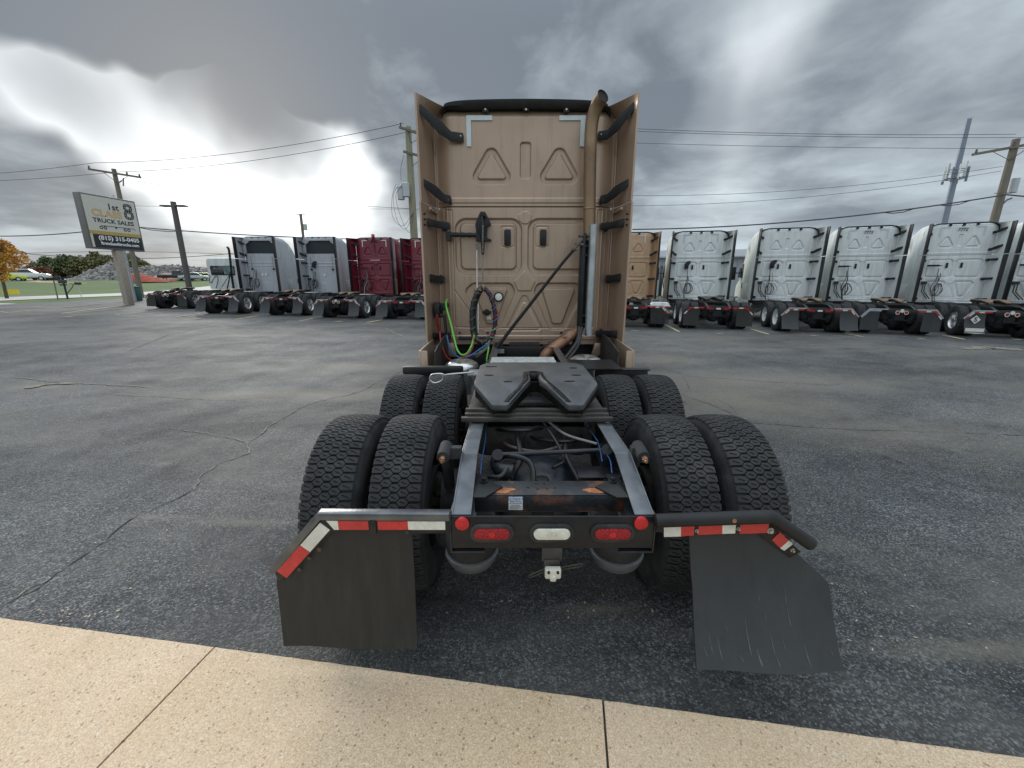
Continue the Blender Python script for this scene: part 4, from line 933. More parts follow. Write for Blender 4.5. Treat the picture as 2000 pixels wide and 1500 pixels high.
# frame
one('cross_member', lambda b: (b.box(-.352, .352, .14, .277, .892, .900), b.box(-.352, .352, .14, .148, .815, .892), b.box(-.352, .352, .14, .20, .808, .815)), 'rusty_steel', root, bevel=.005)
for s in (-1, 1):
    gp = one('gusset_plate', lambda b: b.prism([(s * .430, .10), (s * .430, .33), (s * .30, .33), (s * .30, .262), (s * .22, .20), (s * .30, .10)], 'z', .9015, .911), 'black_steel', root, bevel=.002)
    for x, y in ((.37, .29), (.385, .23), (.315, .245)):
        one('bolt', lambda b: (b.cyl((s * x, y, .911), (s * x, y, .917), .020, .020, 16), b.cyl((s * x, y, .917), (s * x, y, .932), .013, .012, 6)), 'black_steel', gp)
    def rustp(b, s=s):
        rnd = random.Random(3 + s); n = 18
        P = [(s * (.235 + .075 * math.cos(k * 2 * math.pi / n) * rnd.uniform(.6, 1.15)), .178 + .030 * math.sin(k * 2 * math.pi / n) * rnd.uniform(.7, 1.15)) for k in range(n)]
        b.prism(P, 'z', .9005, .9022)
    one('rust', rustp, 'rust_patch', root)
for x, y in ((-.06, .25), (-.02, .25), (-.10, .21), (-.055, .195), (-.01, .195), (.03, .205)): one('bolt_hole', lambda b: b.cyl((x, y, .9006), (x, y, .9026), .006, .006, 10), 'flat_black', root)  # near-black discs laid on top paint the dark inside the holes
one('rear_plate', lambda b: (b.box(-.44, .44, -.010, 0, .723, .880), b.box(-.435, .435, 0, .06, .716, .722)), 'black_steel', root, bevel=.003)
for s in (-1, 1): one('end_bracket', lambda b: (b.box(*sorted((s * .4405, s * .448)), -.012, .10, .70, .884), b.box(*sorted((s * .30, s * .448)), .0, .10, .690, .700)), 'rusty_steel', root, bevel=.003)
def lamp(name, px, w, h, m, n=1):
    c = L(px, 1037, -.01); rr = one('grommet', lambda b: (ring_oval(b, c.x, .803, w + .034, h + .032, .018, -.024, -.010)), 'rubber', root, bevel=.004)
    o = one(name, lambda b: b.prism(oval(c.x, .803, w, h, 12), 'y', -.030, -.010), m, root, bevel=.006)
    return o, c.x
o, x = lamp('tail_light', 961, .158, .052, 'red_lens')
for o_, x_ in ((o, x),): one('light_core', lambda b: b.prism(oval(x_, .803, .028, .024), 'y', -.0315, -.030), 'red_reflector', o_)
o, x2 = lamp('reverse_light', 1077.5, .160, .054, 'clear_lens'); one('lens_ring', lambda b: b.lathe([(-.0300, .020), (-.0325, .020), (-.0325, .017), (-.030, .017)], (x2, 0, .803), 'y', 20), 'white_plastic', o); 
one('lens_letter', lambda b: text_mesh('R', .026, .002), 'white_plastic', o, loc=(x2, -.0315, .803))
o, x3 = lamp('tail_light', 1195.5, .158, .052, 'red_lens'); one('light_core', lambda b: b.prism(oval(x3, .803, .028, .024), 'y', -.0315, -.030), 'red_reflector', o)
for px, py in ((903, 1021.5), (1251.5, 1020.5)):
    c = L(px, py, -.01); one('round_reflector', lambda b: b.lathe([(-.010, .030), (-.020, .030), (-.023, .026), (-.024, 0)], (c.x, 0, c.z), 'y', 28), 'red_reflector', root)
# sticker
st = one('notice_label', lambda b: b.box(-.193, -.127, .1375, .1395, .822, .889), 'letter_white', root)
one('label_header', lambda b: b.box(-.192, -.128, .1365, .1375, .873, .888), 'letter_blue', st)
one('label_text', lambda b: text_mesh('NOTICE', .0165, .0012, .0004), 'letter_white', st, loc=(-.160, .1362, .8803))
for k, (w, t, h) in enumerate(((.05, 'Before Driving', .009), (.05, 'Truck Check Fifth Wheel', .006), (.05, 'Lock And Lights', .006))):
    one('label_text', lambda b: text_mesh(t, h, .001), 'letter_dark', st, loc=(-.160, .1370, .866 - k * .0095))
for k in range(4): one('label_line', lambda b: b.box(-.188, -.188 + (.056, .05, .056, .04)[k], .1370, .1375, .840 - k * .0045, .8412 - k * .0045), 'letter_dark', st)

# mud flap hangers
d1 = (-.45, 0, .882); d2 = (-1.005, 0, .884); d3 = (-1.250, 0, .615)
def lefth(b):
    b.prism([(-.445, .863), (-1.000, .868), (-1.238, .600), (-1.262, .622), (-1.010, .902), (-.445, .898)], 'y', -.022, .022)
def lefttape(b):
    b.prism([(-.445, .861), (-.998, .866), (-1.236, .598), (-1.222, .560), (-1.165, .60), (-.955, .812), (-.66, .812), (-.66, .800), (-.445, .803)], 'y', -.018, -.010)
hg = one('flap_hanger', lefth, 'rail_steel', root, bevel=.004)
hp = one('tape_plate', lefttape, 'black_steel', root, bevel=.002)
def tp(name, poly, m, y0=-.0215): one(name, lambda b: b.prism(poly, 'y', y0, y0 + .003), m, hp)
tp('white_tape', [(-.465, .8225), (-.465, .862), (-.625, .863), (-.625, .8225)], 'white_tape')
tp('red_tape', [(-.6255, .8225), (-.6255, .863), (-.755, .864), (-.755, .8225)], 'red_tape')
tp('red_tape', [(-.795, .8225), (-.795, .864), (-.925, .865), (-.925, .8225)], 'red_tape')
tp('white_tape', [(-.9255, .8225), (-.9255, .865), (-.975, .866), (-.945, .8225)], 'white_tape')
A = Vector((-1.003, 0, .856)); B_ = Vector((-1.222, 0, .613)); nrm = Vector((.74, 0, -.67))
def q(t0, t1, w0=.0, w1=.052):
    p = [A.lerp(B_, t0) + nrm * w0, A.lerp(B_, t1) + nrm * w0, A.lerp(B_, t1) + nrm * w1, A.lerp(B_, t0) + nrm * w1]; return [(v.x, v.z) for v in p]
tp('white_tape', q(0, .45), 'white_tape'); tp('red_tape', q(.453, 1), 'red_tape')
one('clip', lambda b: (b.box(-.788, -.762, -.026, -.018, .805, .868), b.cyl((-.775, -.03, .848), (-.775, -.022, .848), .007, .006, 8)), 'black_steel', hp, bevel=.002)
for x, z in ((-.775, .812), (-.63, .812), (-1.02, .725), (-1.07, .68), (-1.12, .622)): one('rivet', lambda b: b.cyl((x, -.024, z), (x, -.016, z), .010, .008, 10), 'rusty_steel', hp)
one('mud_flap', lambda b: flap_mesh(b, [(.83, -.99, -.615), (.79, -1.0, -.615), (.56, -1.235, -.615), (.54, -1.240, -.615), (.205, -1.243, -.617)], -.004, .03, wave=.010, ph=.5, nz=22), 'flap_rubber', root)
# right hanger: round bent tube, with plate
c0, c1, c2 = L(1280, 1017, -.03), L(1506, 1009, -.03), L(1583, 1062, -.03)
k1 = c1 + (c0 - c1).normalized() * .03; k2 = c1 + (c2 - c1).normalized() * .03
one('flap_hanger', lambda b: b.tube([c0, k1, c1, k2, c2], .029, 20), 'black_plastic', root)
pl0, pl1, pl2 = L(1283, 1022, -.02), L(1500, 1018, -.02), L(1565, 1078, -.02)
rp = one('tape_plate', lambda b: b.prism([(pl0.x, pl0.z - .045), (pl0.x, pl0.z), (pl1.x, pl1.z), (pl2.x, pl2.z), (pl2.x - .045, pl2.z - .032), (pl1.x - .035, pl1.z - .058), (pl1.x - .06, pl1.z - .055)], 'y', -.020, -.012), 'black_steel', root, bevel=.002)
def tq(name, pix, m):
    P = [L(a, b_, -.024) for a, b_ in pix]
    one(name, lambda b: b.prism([(p.x, p.z) for p in P], 'y', -.0235, -.0205), m, rp)
tq('white_tape', [(1297, 1029), (1330, 1028), (1330, 1048), (1297, 1049)], 'white_tape'); tq('red_tape', [(1330, 1028), (1357, 1027), (1355, 1046), (1330, 1048)], 'red_tape')
tq('red_tape', [(1365, 1026), (1411, 1024), (1411, 1043), (1363, 1045)], 'red_tape'); tq('white_tape', [(1411, 1024), (1438, 1023), (1436, 1042), (1411, 1043)], 'white_tape')
tq('red_tape', [(1446, 1022), (1503, 1020), (1499, 1041), (1445, 1043)], 'red_tape'); tq('red_tape', [(1524, 1040), (1541, 1056), (1524, 1071), (1508, 1055)], 'red_tape'); tq('white_tape', [(1541, 1056), (1549, 1063), (1532, 1076), (1524, 1071)], 'white_tape')
for x, y, r_, m in ((1432.5, 1015.5, .013, 'brass'), (1505, 1037, .011, 'bolt_steel'), (1361, 1037, .006, 'bolt_steel'), (1442, 1033, .006, 'bolt_steel'), (1548, 1075, .007, 'bolt_steel')):
    p = L(x, y, -.05 if m == 'brass' else -.025); one('bolt', lambda b: (b.cyl(p + Vector((0, .02, 0)), p, r_ * 1.3, r_ * 1.3, 16), b.cyl(p, p + Vector((0, -.010, 0)), r_ * .8, r_ * .75, 6)), m, rp)
def rightflap(b):
    rows = [(.835, .595, .945), (.80, .597, .965), (.575, .605, 1.205), (.545, .607, 1.212), (.24, .60, 1.215)]
    zs = [-r_[0] for r_ in rows]
    def at(u, v, off):
        z = .835 + (.24 - .835) * v; x0 = np.interp(-z, zs, [r_[1] for r_ in rows]); x1 = np.interp(-z, zs, [r_[2] for r_ in rows])
        yy = .0 - .215 * v ** 1.8 + off + .010 * math.sin(6 * u + 1) * v; zz = z + .035 * v ** 3
        return (x0 + (x1 - x0) * u + .012 * math.sin(v * 3), yy, zz)
    for off, fl in ((0, False), (.008, True)): b.grid(lambda u, v: at(u, v, off), 20, 40, fl)
    b.grid(lambda u, v: at(0, v, u * .008), 1, 40); b.grid(lambda u, v: at(1, v, u * .008), 1, 40); b.grid(lambda u, v: at(u, 1, v * .008), 20, 1)
fr = one('mud_flap', rightflap, 'flap_rubber_grey', root)
def drips(b):
    rnd = random.Random(2)
    for (px, py, l, w) in ((1466, 1215, 60, 2.4), (1511, 1237, 40, 1.8), (1505, 1205, 30, 1.3), (1538, 1160, 40, 1.6), (1540, 1205, 30, 2), (1382, 1250, 30, 2.4), (1398, 1250, 40, 2.6), (1488, 1262, 24, 4), (1518, 1265, 18, 2), (1577, 1250, 40, 3.2), (1534, 1240, 20, 1.5), (1596, 1230, 12, 1.2), (1364, 1255, 16, 1.6), (1430, 1285, 10, 2), (1460, 1270, 20, 1), (1345, 1270, 10, 1)):
        v = (py - 1040) / 262; y0 = -.20 * max(0, v) ** 1.8 * .97
        for (a, e) in ((py, py + l * .5), (py + l * .5, py + l)):
            pass
        P = []
        for k in range(6):
            yy = py + l * k / 5; v = min(1, max(0, (yy - 1040) / 260)); dep = -.20 * v ** 1.8 - .012
            ww = w * (.25 + .75 * k / 5) * (1 if k < 5 else .5)
            P += [L(px - ww / 2 + k * .6, yy, dep), L(px + ww / 2 + k * .6, yy, dep)]
        b.add(P, [(2 * k, 2 * k + 1, 2 * k + 3, 2 * k + 2) for k in range(5)])
# dried splashes lie 1 mm proud of the flap surface
def splash(b):
    rnd = random.Random(8)
    for u, v0, dv, w in ((.36, .66, .24, .006), (.52, .74, .14, .005), (.50, .60, .10, .003), (.66, .44, .14, .004), (.665, .60, .12, .006), (.10, .78, .12, .005), (.16, .80, .14, .006), (.42, .86, .10, .010), (.54, .88, .08, .005), (.75, .82, .14, .007), (.60, .78, .08, .004), (.85, .74, .05, .003), (.06, .86, .06, .004), (.30, .90, .04, .005), (.22, .70, .06, .003), (.93, .84, .07, .003), (.47, .50, .06, .003)):
        P = []
        for k in range(6):
            v = v0 + dv * k / 5; ww = w * (.2 + .8 * k / 5) * (1 if k < 5 else .4)
            for e in (-1, 1):
                z = .835 + (.24 - .835) * v; rows = [(.835, .595, .945), (.80, .597, .965), (.575, .605, 1.205), (.545, .607, 1.212), (.24, .60, 1.215)]; zs = [-r_[0] for r_ in rows]
                x0 = np.interp(-z, zs, [r_[1] for r_ in rows]); x1 = np.interp(-z, zs, [r_[2] for r_ in rows]); uu = u + e * ww / .6 / 2 + .01 * k * (v - .5)
                P.append((x0 + (x1 - x0) * uu + .012 * math.sin(v * 3), -.215 * v ** 1.8 + .010 * math.sin(6 * uu + 1) * v - .0015, z + .035 * v ** 3))
        b.add(P, [(2 * k, 2 * k + 1, 2 * k + 3, 2 * k + 2) for k in range(5)])
tag(one('dried_splash', splash, 'splash', fr), kind='stuff')
# air springs, licence bracket
for s in (-1, 1):
    a_ = one('air_spring', lambda b: b.lathe([(.44, 0), (.44, .095), (.452, .112), (.475, .125), (.50, .135), (.515, .137), (.52, .125), (.52, .10)], (s * .375 - .01, .27, 0), 'z', 36), 'spring_piston', root)
    one('bellows', lambda b: b.lathe([(.50, .105), (.53, .128), (.58, .134), (.66, .132), (.70, .11), (.70, 0)], (s * .375 - .01, .27, 0), 'z', 30), 'rubber', a_)
def licbr(b):
    b.box(-.045, .045, -.008, .0, .655, .722); b.box(-.035, .035, -.014, -.008, .595, .665)
o = one('plate_bracket', licbr, 'grimy_steel', root, bevel=.002)
pc, pa, pb = L(1079, 1114, -.02), L(1034, 1126, -.02), L(1137, 1103, -.02)
def slotted(b, a, c, w=.018):
    d = (c - a); d.normalize(); n_ = Vector((-d.z, 0, d.x))
    for e in (-1, 1): b.beam(a + n_ * e * w * .36, c + n_ * e * w * .36, .004, .005, up=n_)
    b.beam(a + n_ * w * .45, a - n_ * w * .45, .004, .005); b.beam(c + n_ * w * .45, c - n_ * w * .45, .004, .005)
one('slotted_strap', lambda b: slotted(b, pa, pc - Vector((.03, 0, -.004))), 'grimy_steel', o); one('slotted_strap', lambda b: slotted(b, pc + Vector((.03, 0, .008)), pb), 'grimy_steel', o)
one('plate_lamp', lambda b: (b.box(pc.x - .036, pc.x + .036, -.052, -.020, pc.z - .022, pc.z + .026), b.beam((pc.x, -.040, pc.z - .03), (pc.x, -.040, pc.z + .0), .03, .04)), 'white_plastic', o, bevel=.008)
for e in (-1, 1): one('screw', lambda b: b.cyl((pc.x + e * .02, -.058, pc.z + .016), (pc.x + e * .02, -.050, pc.z + .016), .006), 'flat_black', o)

# things between the rails
o = one('torque_rod', lambda b: (b.cyl(L(975, 888, .62), L(1178, 879, .62), .014), b.cyl(L(972, 888, .56), L(972, 888, .68), .032, .032, 16), b.cyl(L(1186, 878, .56), L(1186, 878, .68), .03, .03, 16), b.box(.33, .44, .55, .70, .84, .92)), 'axle_paint', root)
one('rod_arm', lambda b: b.tube(spline([L(966, 893, .62), L(968, 908, .58), L(980, 918, .52), L(1003, 922, .50)], 6), [.022, .022, .024, .026, .03, .03, .032, .034, .036, .038, .04, .04, .042, .042, .043, .043, .043, .043, .043], 12), 'axle_paint', root)
one('height_valve', lambda b: (b.box(.18, .40, .42, .56, .835, .845), b.box(.19, .30, .43, .50, .76, .83), b.box(.20, .31, .35, .43, .77, .80)), 'black_steel', root, bevel=.004)
for s in (-1, 1):
    p = L(871 if s < 0 else 1246, 880, .42)
    sh = one('shock_absorber', lambda b: (b.cyl((p.x, .44, p.z + .01), (p.x + s * .02, .60, p.z - .30), .032, .032, 16), b.cyl((p.x, .32, p.z + .006), (p.x, .44, p.z + .02), .032, .032, 16), b.box(*sorted((p.x, s * .44)), .38, .42, p.z - .03, p.z + .03)), 'rubber', root)
    one('bolt_end', lambda b: (b.cyl((p.x, .295, p.z), (p.x, .318, p.z + .006), .015, .015, 6), b.cyl((p.x, .28, p.z), (p.x, .295, p.z), .008, .009, 10)), 'brass', sh)
    one('air_spring', lambda b: b.lathe([(.42, .10), (.50, .135), (.72, .13), (.74, 0)], (s * .38, 1.75, 0), 'z', 24), 'rubber', root)
    one('brake_chamber', lambda b: (b.cyl((s * .50, .52, .50), (s * .50, .34, .56), .085, .085, 20), b.cyl((s * .50, .34, .56), (s * .50, .28, .58), .06, .05, 16)), 'dark_iron', root)
for y, z in ((1.25, .80), (2.75, .8), (3.9, .8)): one('cross_member', lambda b: b.box(-.352, .352, y, y + .12, z, z + .18), 'dark_iron', root, bevel=.01)
one('cross_member', lambda b: (b.box(-.352, .352, .955, .975, .74, .93), b.cyl((0, .94, .83), (0, .99, .83), .10, .10, 20)), 'grimy_steel', root, bevel=.004)
hoses = [('hose_black', .013, [(-.30, 1.0, .90), (-.20, .85, .95), (-.08, .80, .97), (.02, .95, .93)]), ('hose_grey', .008, [(.06, .95, .97), (.16, .80, .94), (.33, .70, .92)]), ('hose_black', .016, [(-.30, .7, .80), (-.20, .62, .88), (-.08, .58, .86), (-.06, .50, .78), (-.12, .45, .70)]),
         ('hose_black', .015, [(.12, 1.0, .92), (.16, .85, .9), (.15, .7, .84), (.20, .5, .78)]), ('hose_black', .015, [(-.12, 1.0, .90), (-.14, .85, .92), (-.13, .7, .82), (-.2, .55, .75)]), ('hose_black', .012, [(.30, 1.0, .86), (.2, .8, .9), (.05, .85, .88), (-.1, 1.0, .86)]),
         ('hose_blue', .0032, [(-.345, 1.0, .94), (-.34, .7, .92), (-.342, .45, .92), (-.335, .3, .90)]), ('hose_blue', .0032, [(.33, .95, .92), (.335, .7, .93), (.32, .5, .90)]), ('hose_blue', .0032, [(.36, .62, .90), (.35, .45, .93), (.33, .32, .92)]),
         ('hose_black', .011, [(-.33, .40, .86), (-.24, .36, .88), (-.2, .42, .90)]), ('hose_black', .010, [(.02, .9, .99), (.1, .75, .90), (.12, .6, .86), (.05, .5, .86)]), ('hose_brown', .010, [(-.25, 1.0, .82), (-.18, .8, .86), (0, .75, .85), (.22, .85, .88)])]
for m, r_, p_ in hoses: one('air_hose', lambda b: b.tube(spline(p_, 7), r_, 8), m, root)
one('yoke', lambda b: (b.cyl((-.01, .40, .64), (-.01, .62, .62), .06, .075, 16), b.box(-.09, .07, .50, .56, .60, .74), b.cyl((-.01, .5, .6), (-.01, .5, .80), .04, .04, 14)), 'dark_iron', root, bevel=.008)
one('weld_rib', lambda b: b.tube([(-.02 + .27 * math.cos(a), .70, .535 + .27 * math.sin(a)) for a in np.linspace(.25, 2.9, 20)], .008, 6), 'rusty_steel', root)
one('release_handle', lambda b: (b.tube(spline([L(925, 727, 1.55), L(880, 731, 1.45), L(866, 733, 1.40)], 4), .008, 8), b.tube(spline([L(866, 731, 1.40), L(858, 730, 1.4), L(843, 732, 1.4), L(840, 742, 1.4), L(850, 748, 1.4), L(864, 742, 1.4), L(866, 733, 1.40)], 4), .006, 8)), 'aluminium', root)

# quarter fenders, deck, side skirts, tanks
one('quarter_fender', lambda b: (b.box(-1.33, -.70, 2.62, 2.68, .90, .985), b.box(-1.33, -.70, 2.68, 2.75, .55, .975)), 'black_plastic', root, bevel=.02)
one('quarter_fender', lambda b: (b.box(.70, 1.27, 2.60, 2.70, .945, .962), b.box(.70, 1.22, 2.62, 2.66, .86, .945), b.box(.74, 1.28, 2.70, 2.74, .5, .94)), 'black_plastic', root, bevel=.008)
one('deck_plate', lambda b: b.box(-.40, .28, 2.35, 2.85, 1.022, 1.048), 'tread_plate', root, bevel=.003)
one('deck_plate', lambda b: b.box(-.60, -.42, 2.20, 2.42, .985, 1.0), 'galvanized', root)
one('deck_plate', lambda b: b.box(.45, .95, 2.5, 3.0, .975, .990), 'black_steel', root)
for px0, py0 in ((902, 716), (1143, 708)):
    c_ = L(px0, py0, 3.25)
    one('air_tank', lambda b: b.lathe([(-.30, .205), (-.02, .205), (.02, .20), (.05, .175), (.075, .13), (.088, .07), (.090, 0)], c_, 'z', 36), 'tank_metal', root)
for s in (-1, 1):
    a = L(815 if s < 0 else 1238, 684, 3.25); c = L(850 if s < 0 else 1197, 680, 3.7)
    one('side_skirt', lambda b: (b.prism([(3.25, .40), (3.25, 1.045), (4.6, 1.08), (4.6, .40)], 'x', s * 1.27, s * 1.29), b.box(*sorted((s * 1.19, s * 1.27)), 3.25, 3.275, .40, 1.045)), 'tan_paint', root, bevel=.004)
    one('inner_skirt', lambda b: b.prism([(3.28, .45), (3.28, 1.03), (3.9, 1.12), (4.4, 1.12), (4.4, .45)], 'x', s * 1.10, s * 1.114), 'grimy_steel', root)
    one('body_mount', lambda b: b.prism([(s * .98, .78), (s * 1.02, .98), (s * 1.19, .98), (s * 1.15, .86), (s * 1.08, .78)], 'y', 4.30, 4.36), 'tan_paint', root, bevel=.01)
one('chassis_clutter', lambda b: (b.box(-.9, .9, 3.9, 4.2, .55, .85), b.box(-.42, -.30, 3.85, 4.1, .85, 1.02), b.box(-.22, .22, 4.05, 4.3, .85, 1.0), b.box(.25, .36, 3.85, 4.1, .85, 1.0), b.box(-1.1, 1.1, 4.45, 4.5, .4, .95)), 'dark_iron', root, bevel=.015)
one('grey_box', lambda b: b.box(-.40, -.28, 3.80, 3.85, .92, .97), 'galvanized', root)

# sleeper
cab_shell(root, 'tan_paint', 'stamped', True)
one('lower_back_panel', lambda b: wall_mesh(640, 500, .955, 2.815, relief_lower, rt=0), 'tan_paint', root)
one('upper_back_panel', lambda b: wall_mesh(420, 230, 2.83, 4.015, relief_upper), 'tan_paint', root)
one('panel_gap', lambda b: b.box(-1.2, 1.2, 4.50, 4.53, 2.79, 2.85), 'flat_black', root)  # near-black strip set behind the seam between the panels
for s in (-1, 1):
    def up(b):
        fairing_mesh(b, s, 2.822, 4.0, .001, nu=12, nv=40)
    one('upper_fairing', up, 'tan_paint', root); one('lower_fairing', lambda b: fairing_mesh(b, s, .965, 2.812, hw1=1.335, nu=12, nv=24), 'tan_paint', root)
    one('fairing_rib', lambda b: b.box(*sorted((s * 1.20, s * 1.228)), 4.0, 4.5, 2.73, 2.76), 'tan_paint', root, bevel=.006)
    one('panel_edge', lambda b: b.tube(spline([(s * 1.185, 4.36, 3.83), (s * 1.200, 4.42, 3.5), (s * 1.205, 4.44, 3.2), (s * 1.205, 4.44, 1.0)], 6), .012, 8), 'tan_paint', root)
    for k in range(3): one('edge_bolt', lambda b: b.cyl((s * 1.30, 4.0, 2.68 - k * .065), (s * 1.275, 4.0, 2.68 - k * .065), .012, .012, 8), 'black_steel', root)
    one('screw', lambda b: b.cyl((s * 1.17, 4.42, 2.80), (s * 1.17, 4.40, 2.80), .013, .013, 10), 'lamp_white', root)
    for px, py, kind in (((905, 259, 'big'), (881, 384, 'mid'), (879, 442, 'small'), (868, 546, 'small'), (880, 655, 'small')) if s < 0 else ((1168, 256, 'big'), (1172, 384, 'mid'), (1172, 443, 'small'), (1182, 545, 'small'), (1163, 651, 'small'))):
        p = L(px, py, 4.35); 
        if kind == 'small': p.x = s * (abs(p.x))
        sc = (abs(s * 1.27 - p.x) / {'big': .40, 'mid': .28, 'small': .285}[kind])
        o = one('bracket', lambda b: bracket_mesh(b, kind, s), 'black_plastic', root, loc=p, bevel=.006, scale=(sc, 1.05, 1.1))
        part('bolt', 'boltm', bolt_mesh, 'bolt_steel', o, loc=(s * .035 / sc, -.035, -.045 if kind != 'small' else 0), scale=(.7 / sc, .7, .7))
        if kind == 'small': part('bolt', 'boltm', bolt_mesh, 'bolt_steel', o, loc=(s * .15 / sc, -.115, .0), scale=(.7 / sc, .7, .7))
def rtrim(b):
    pts = [(-1.09, 4.40, 3.95), (-1.05, 4.36, 4.02), (-.98, 4.33, 4.055), (-.7, 4.32, 4.078), (0, 4.32, 4.09), (.7, 4.32, 4.078), (.98, 4.33, 4.055), (1.05, 4.36, 4.02), (1.09, 4.40, 3.95)]
    pts = spline(pts, 5); o = len(b.v)
    for p in pts:
        h = .035 + .055 * min(1, max(0, (1.12 - abs(p.x)) / .3)); 
        for y, z in ((.0, -h), (-.03, -h * .6), (-.035, 0), (0, .012), (.2, .0), (.2, -h)): b.v.append((p.x, p.y + y, p.z - .02 + z))
    n = len(pts)
    for i in range(n - 1):
        for k in range(6): b.f.append((o + i * 6 + k, o + i * 6 + (k + 1) % 6, o + i * 6 + 6 + (k + 1) % 6, o + i * 6 + 6 + k))
o = one('roof_trim', rtrim, 'black_plastic', root)
for x in (-.515, .002, .515):
    t_ = one('trim_tab', lambda b: b.box(x - .038, x + .038, 4.325, 4.362, 3.93 + (.02 if x == .002 else 0), 4.02), 'black_plastic', o, bevel=.008)
    one('screw', lambda b: b.cyl((x, 4.326, 3.965), (x, 4.316, 3.965), .012, .012, 10), 'bolt_steel', t_)
for s in (-1, 1):
    one('corner_tape', lambda b: (b.box(*sorted((s * .43, s * .765)), 4.352, 4.366, 3.853, 3.908), b.box(*sorted((s * .706, s * .765)), 4.352, 4.366, 3.55, 3.8525)), 'grey_tape', root)
    c = (-.238, .25)[s > 0]; one('grab_handle', lambda b: (b.box(c - .045, c + .045, 4.325, 4.358, 2.322, 2.532)), 'black_plastic', root, bevel=.018)
    one('handle_recess', lambda b: b.box(c - .05, c + .05, 4.357, 4.362, 2.315, 2.54), 'black_plastic', root) if False else None
# exhaust
E1 = [L(1151, 470, 4.10), L(1151, 430, 4.10), L(1152, 330, 4.10), L(1154, 262, 4.10), L(1158, 230, 4.09), L(1166, 206, 4.05), L(1174, 192, 3.99), L(1178, 187, 3.96)]
def stack(b):
    pts = spline(E1, 5); n = len(pts); r = [.079] * n
    b.tube(pts, r, 28, caps=False); b.tube(pts, [q * .955 for q in r], 28, caps=False)
    e = pts[-1]; d = (pts[-1] - pts[-2]).normalized()
ex = one('exhaust_stack', stack, 'bronze_pipe', root)
one('pipe_mouth', lambda b: b.tube([spline(E1, 5)[-3], spline(E1, 5)[-5]], .074, 24), 'flat_black', ex)  # dark plug paints the shade inside the open pipe end
one('pipe_joint', lambda b: b.lathe([(-.012, .081), (-.006, .084), (.006, .084), (.012, .081)], L(1151, 408, 4.10), 'z', 28), 'bronze_pipe', ex)
one('exhaust_pipe', lambda b: b.cyl(L(1149, 470, 4.14), L(1143, 640, 4.14), .06, .06, 20), 'flat_black', root)
sh0, sh1 = L(1160, 438, 3.98), L(1150, 656, 3.98)
def shield(b):
    d = sh1 - sh0; 
    def f(u, v, r): a = R(150 + 170 * u); p = sh0 + d * v; return (p.x + r * math.cos(a), p.y + r * math.sin(a) + .03, p.z)
    b.grid(lambda u, v: f(u, v, .052), 10, 8); b.grid(lambda u, v: f(u, v, .049), 10, 8, True)
    b.grid(lambda u, v: f(u, 0, .049 + .003 * v), 10, 1); b.grid(lambda u, v: f(u, 1, .049 + .003 * v), 10, 1)
hs_ = one('heat_shield', shield, 'galvanized', root)
for t_ in (.26, .52, .74, .93): p = sh0.lerp(sh1, t_); one('rivet', lambda b: b.cyl(p + Vector((0, -.018, 0)), p + Vector((0, -.028, 0)), .008), 'bolt_steel', hs_)
P0, P1 = L(1139, 456, 4.05), L(1131, 652, 4.05)
po = one('stack_post', lambda b: (b.beam(P0, P1, .075, .07), b.beam(P0 + Vector((.0, -.05, .0)), P1 + Vector((0, -.05, 0)), .03, .04), b.beam(P1, L(1108, 705, 3.9), .07, .06)), 'black_steel', root, bevel=.006)
for py in (462, 481, 499, 617, 634): p = L(1146, py, 4.03); one('clamp', lambda b: (b.box(p.x - .07, p.x + .06, p.y - .02, p.y + .05, p.z - .012, p.z + .012)), 'black_steel', po, bevel=.004)
EL = [L(1131, 640, 4.12), L(1126, 648, 4.05), L(1112, 657, 3.98), L(1080, 681, 3.85), L(1067, 692, 3.8), L(1063, 702, 3.8)]
el_ = one('exhaust_elbow', lambda b: b.tube(spline(EL, 6), .072, 24), 'copper_pipe', root)
for a, c in ((EL[2], EL[3]), (EL[3], EL[4])):
    m_ = a.lerp(c, .3); d = (c - a).normalized(); one('pipe_clamp', lambda b: b.tube([m_ - d * .02, m_ + d * .02], .078, 24), 'copper_pipe', el_)
    one('clamp_bolt', lambda b: b.cyl(m_ + Vector((-.03, -.08, .06)), m_ + Vector((.03, -.08, .06)), .010), 'brass', el_)
one('hose_guard', lambda b: (b.tube(spline([L(1131, 640, 4.0), L(1128, 665, 3.85), L(1112, 690, 3.7), L(1098, 706, 3.6)], 6), .028, 12), b.tube(spline([L(1136, 640, 4.0), L(1130, 672, 3.8), L(1118, 692, 3.65), L(1106, 706, 3.6)], 6), .022, 12)), 'hose_black', root)
rod = one('diagonal_strut', lambda b: b.tube([L(1126, 482, 3.95), L(1100, 512, 3.93), L(1000, 640, 3.80), L(964, 688, 3.75)], [.018, .019, .022, .024], 12), 'dark_iron', root)
one('strut_joint', lambda b: (b.tube([L(1119, 489, 3.94), L(1137, 466, 3.96)], .026, 12), b.tube([L(1124, 476, 3.94), L(1139, 478, 3.96)], .018, 10), b.tube([L(1132, 462, 3.96), L(1138, 458, 4.0)], .022, 8), b.tube([L(1121, 484, 3.93), L(1127, 489, 3.93)], .018, 8)), 'hose_brown', rod)
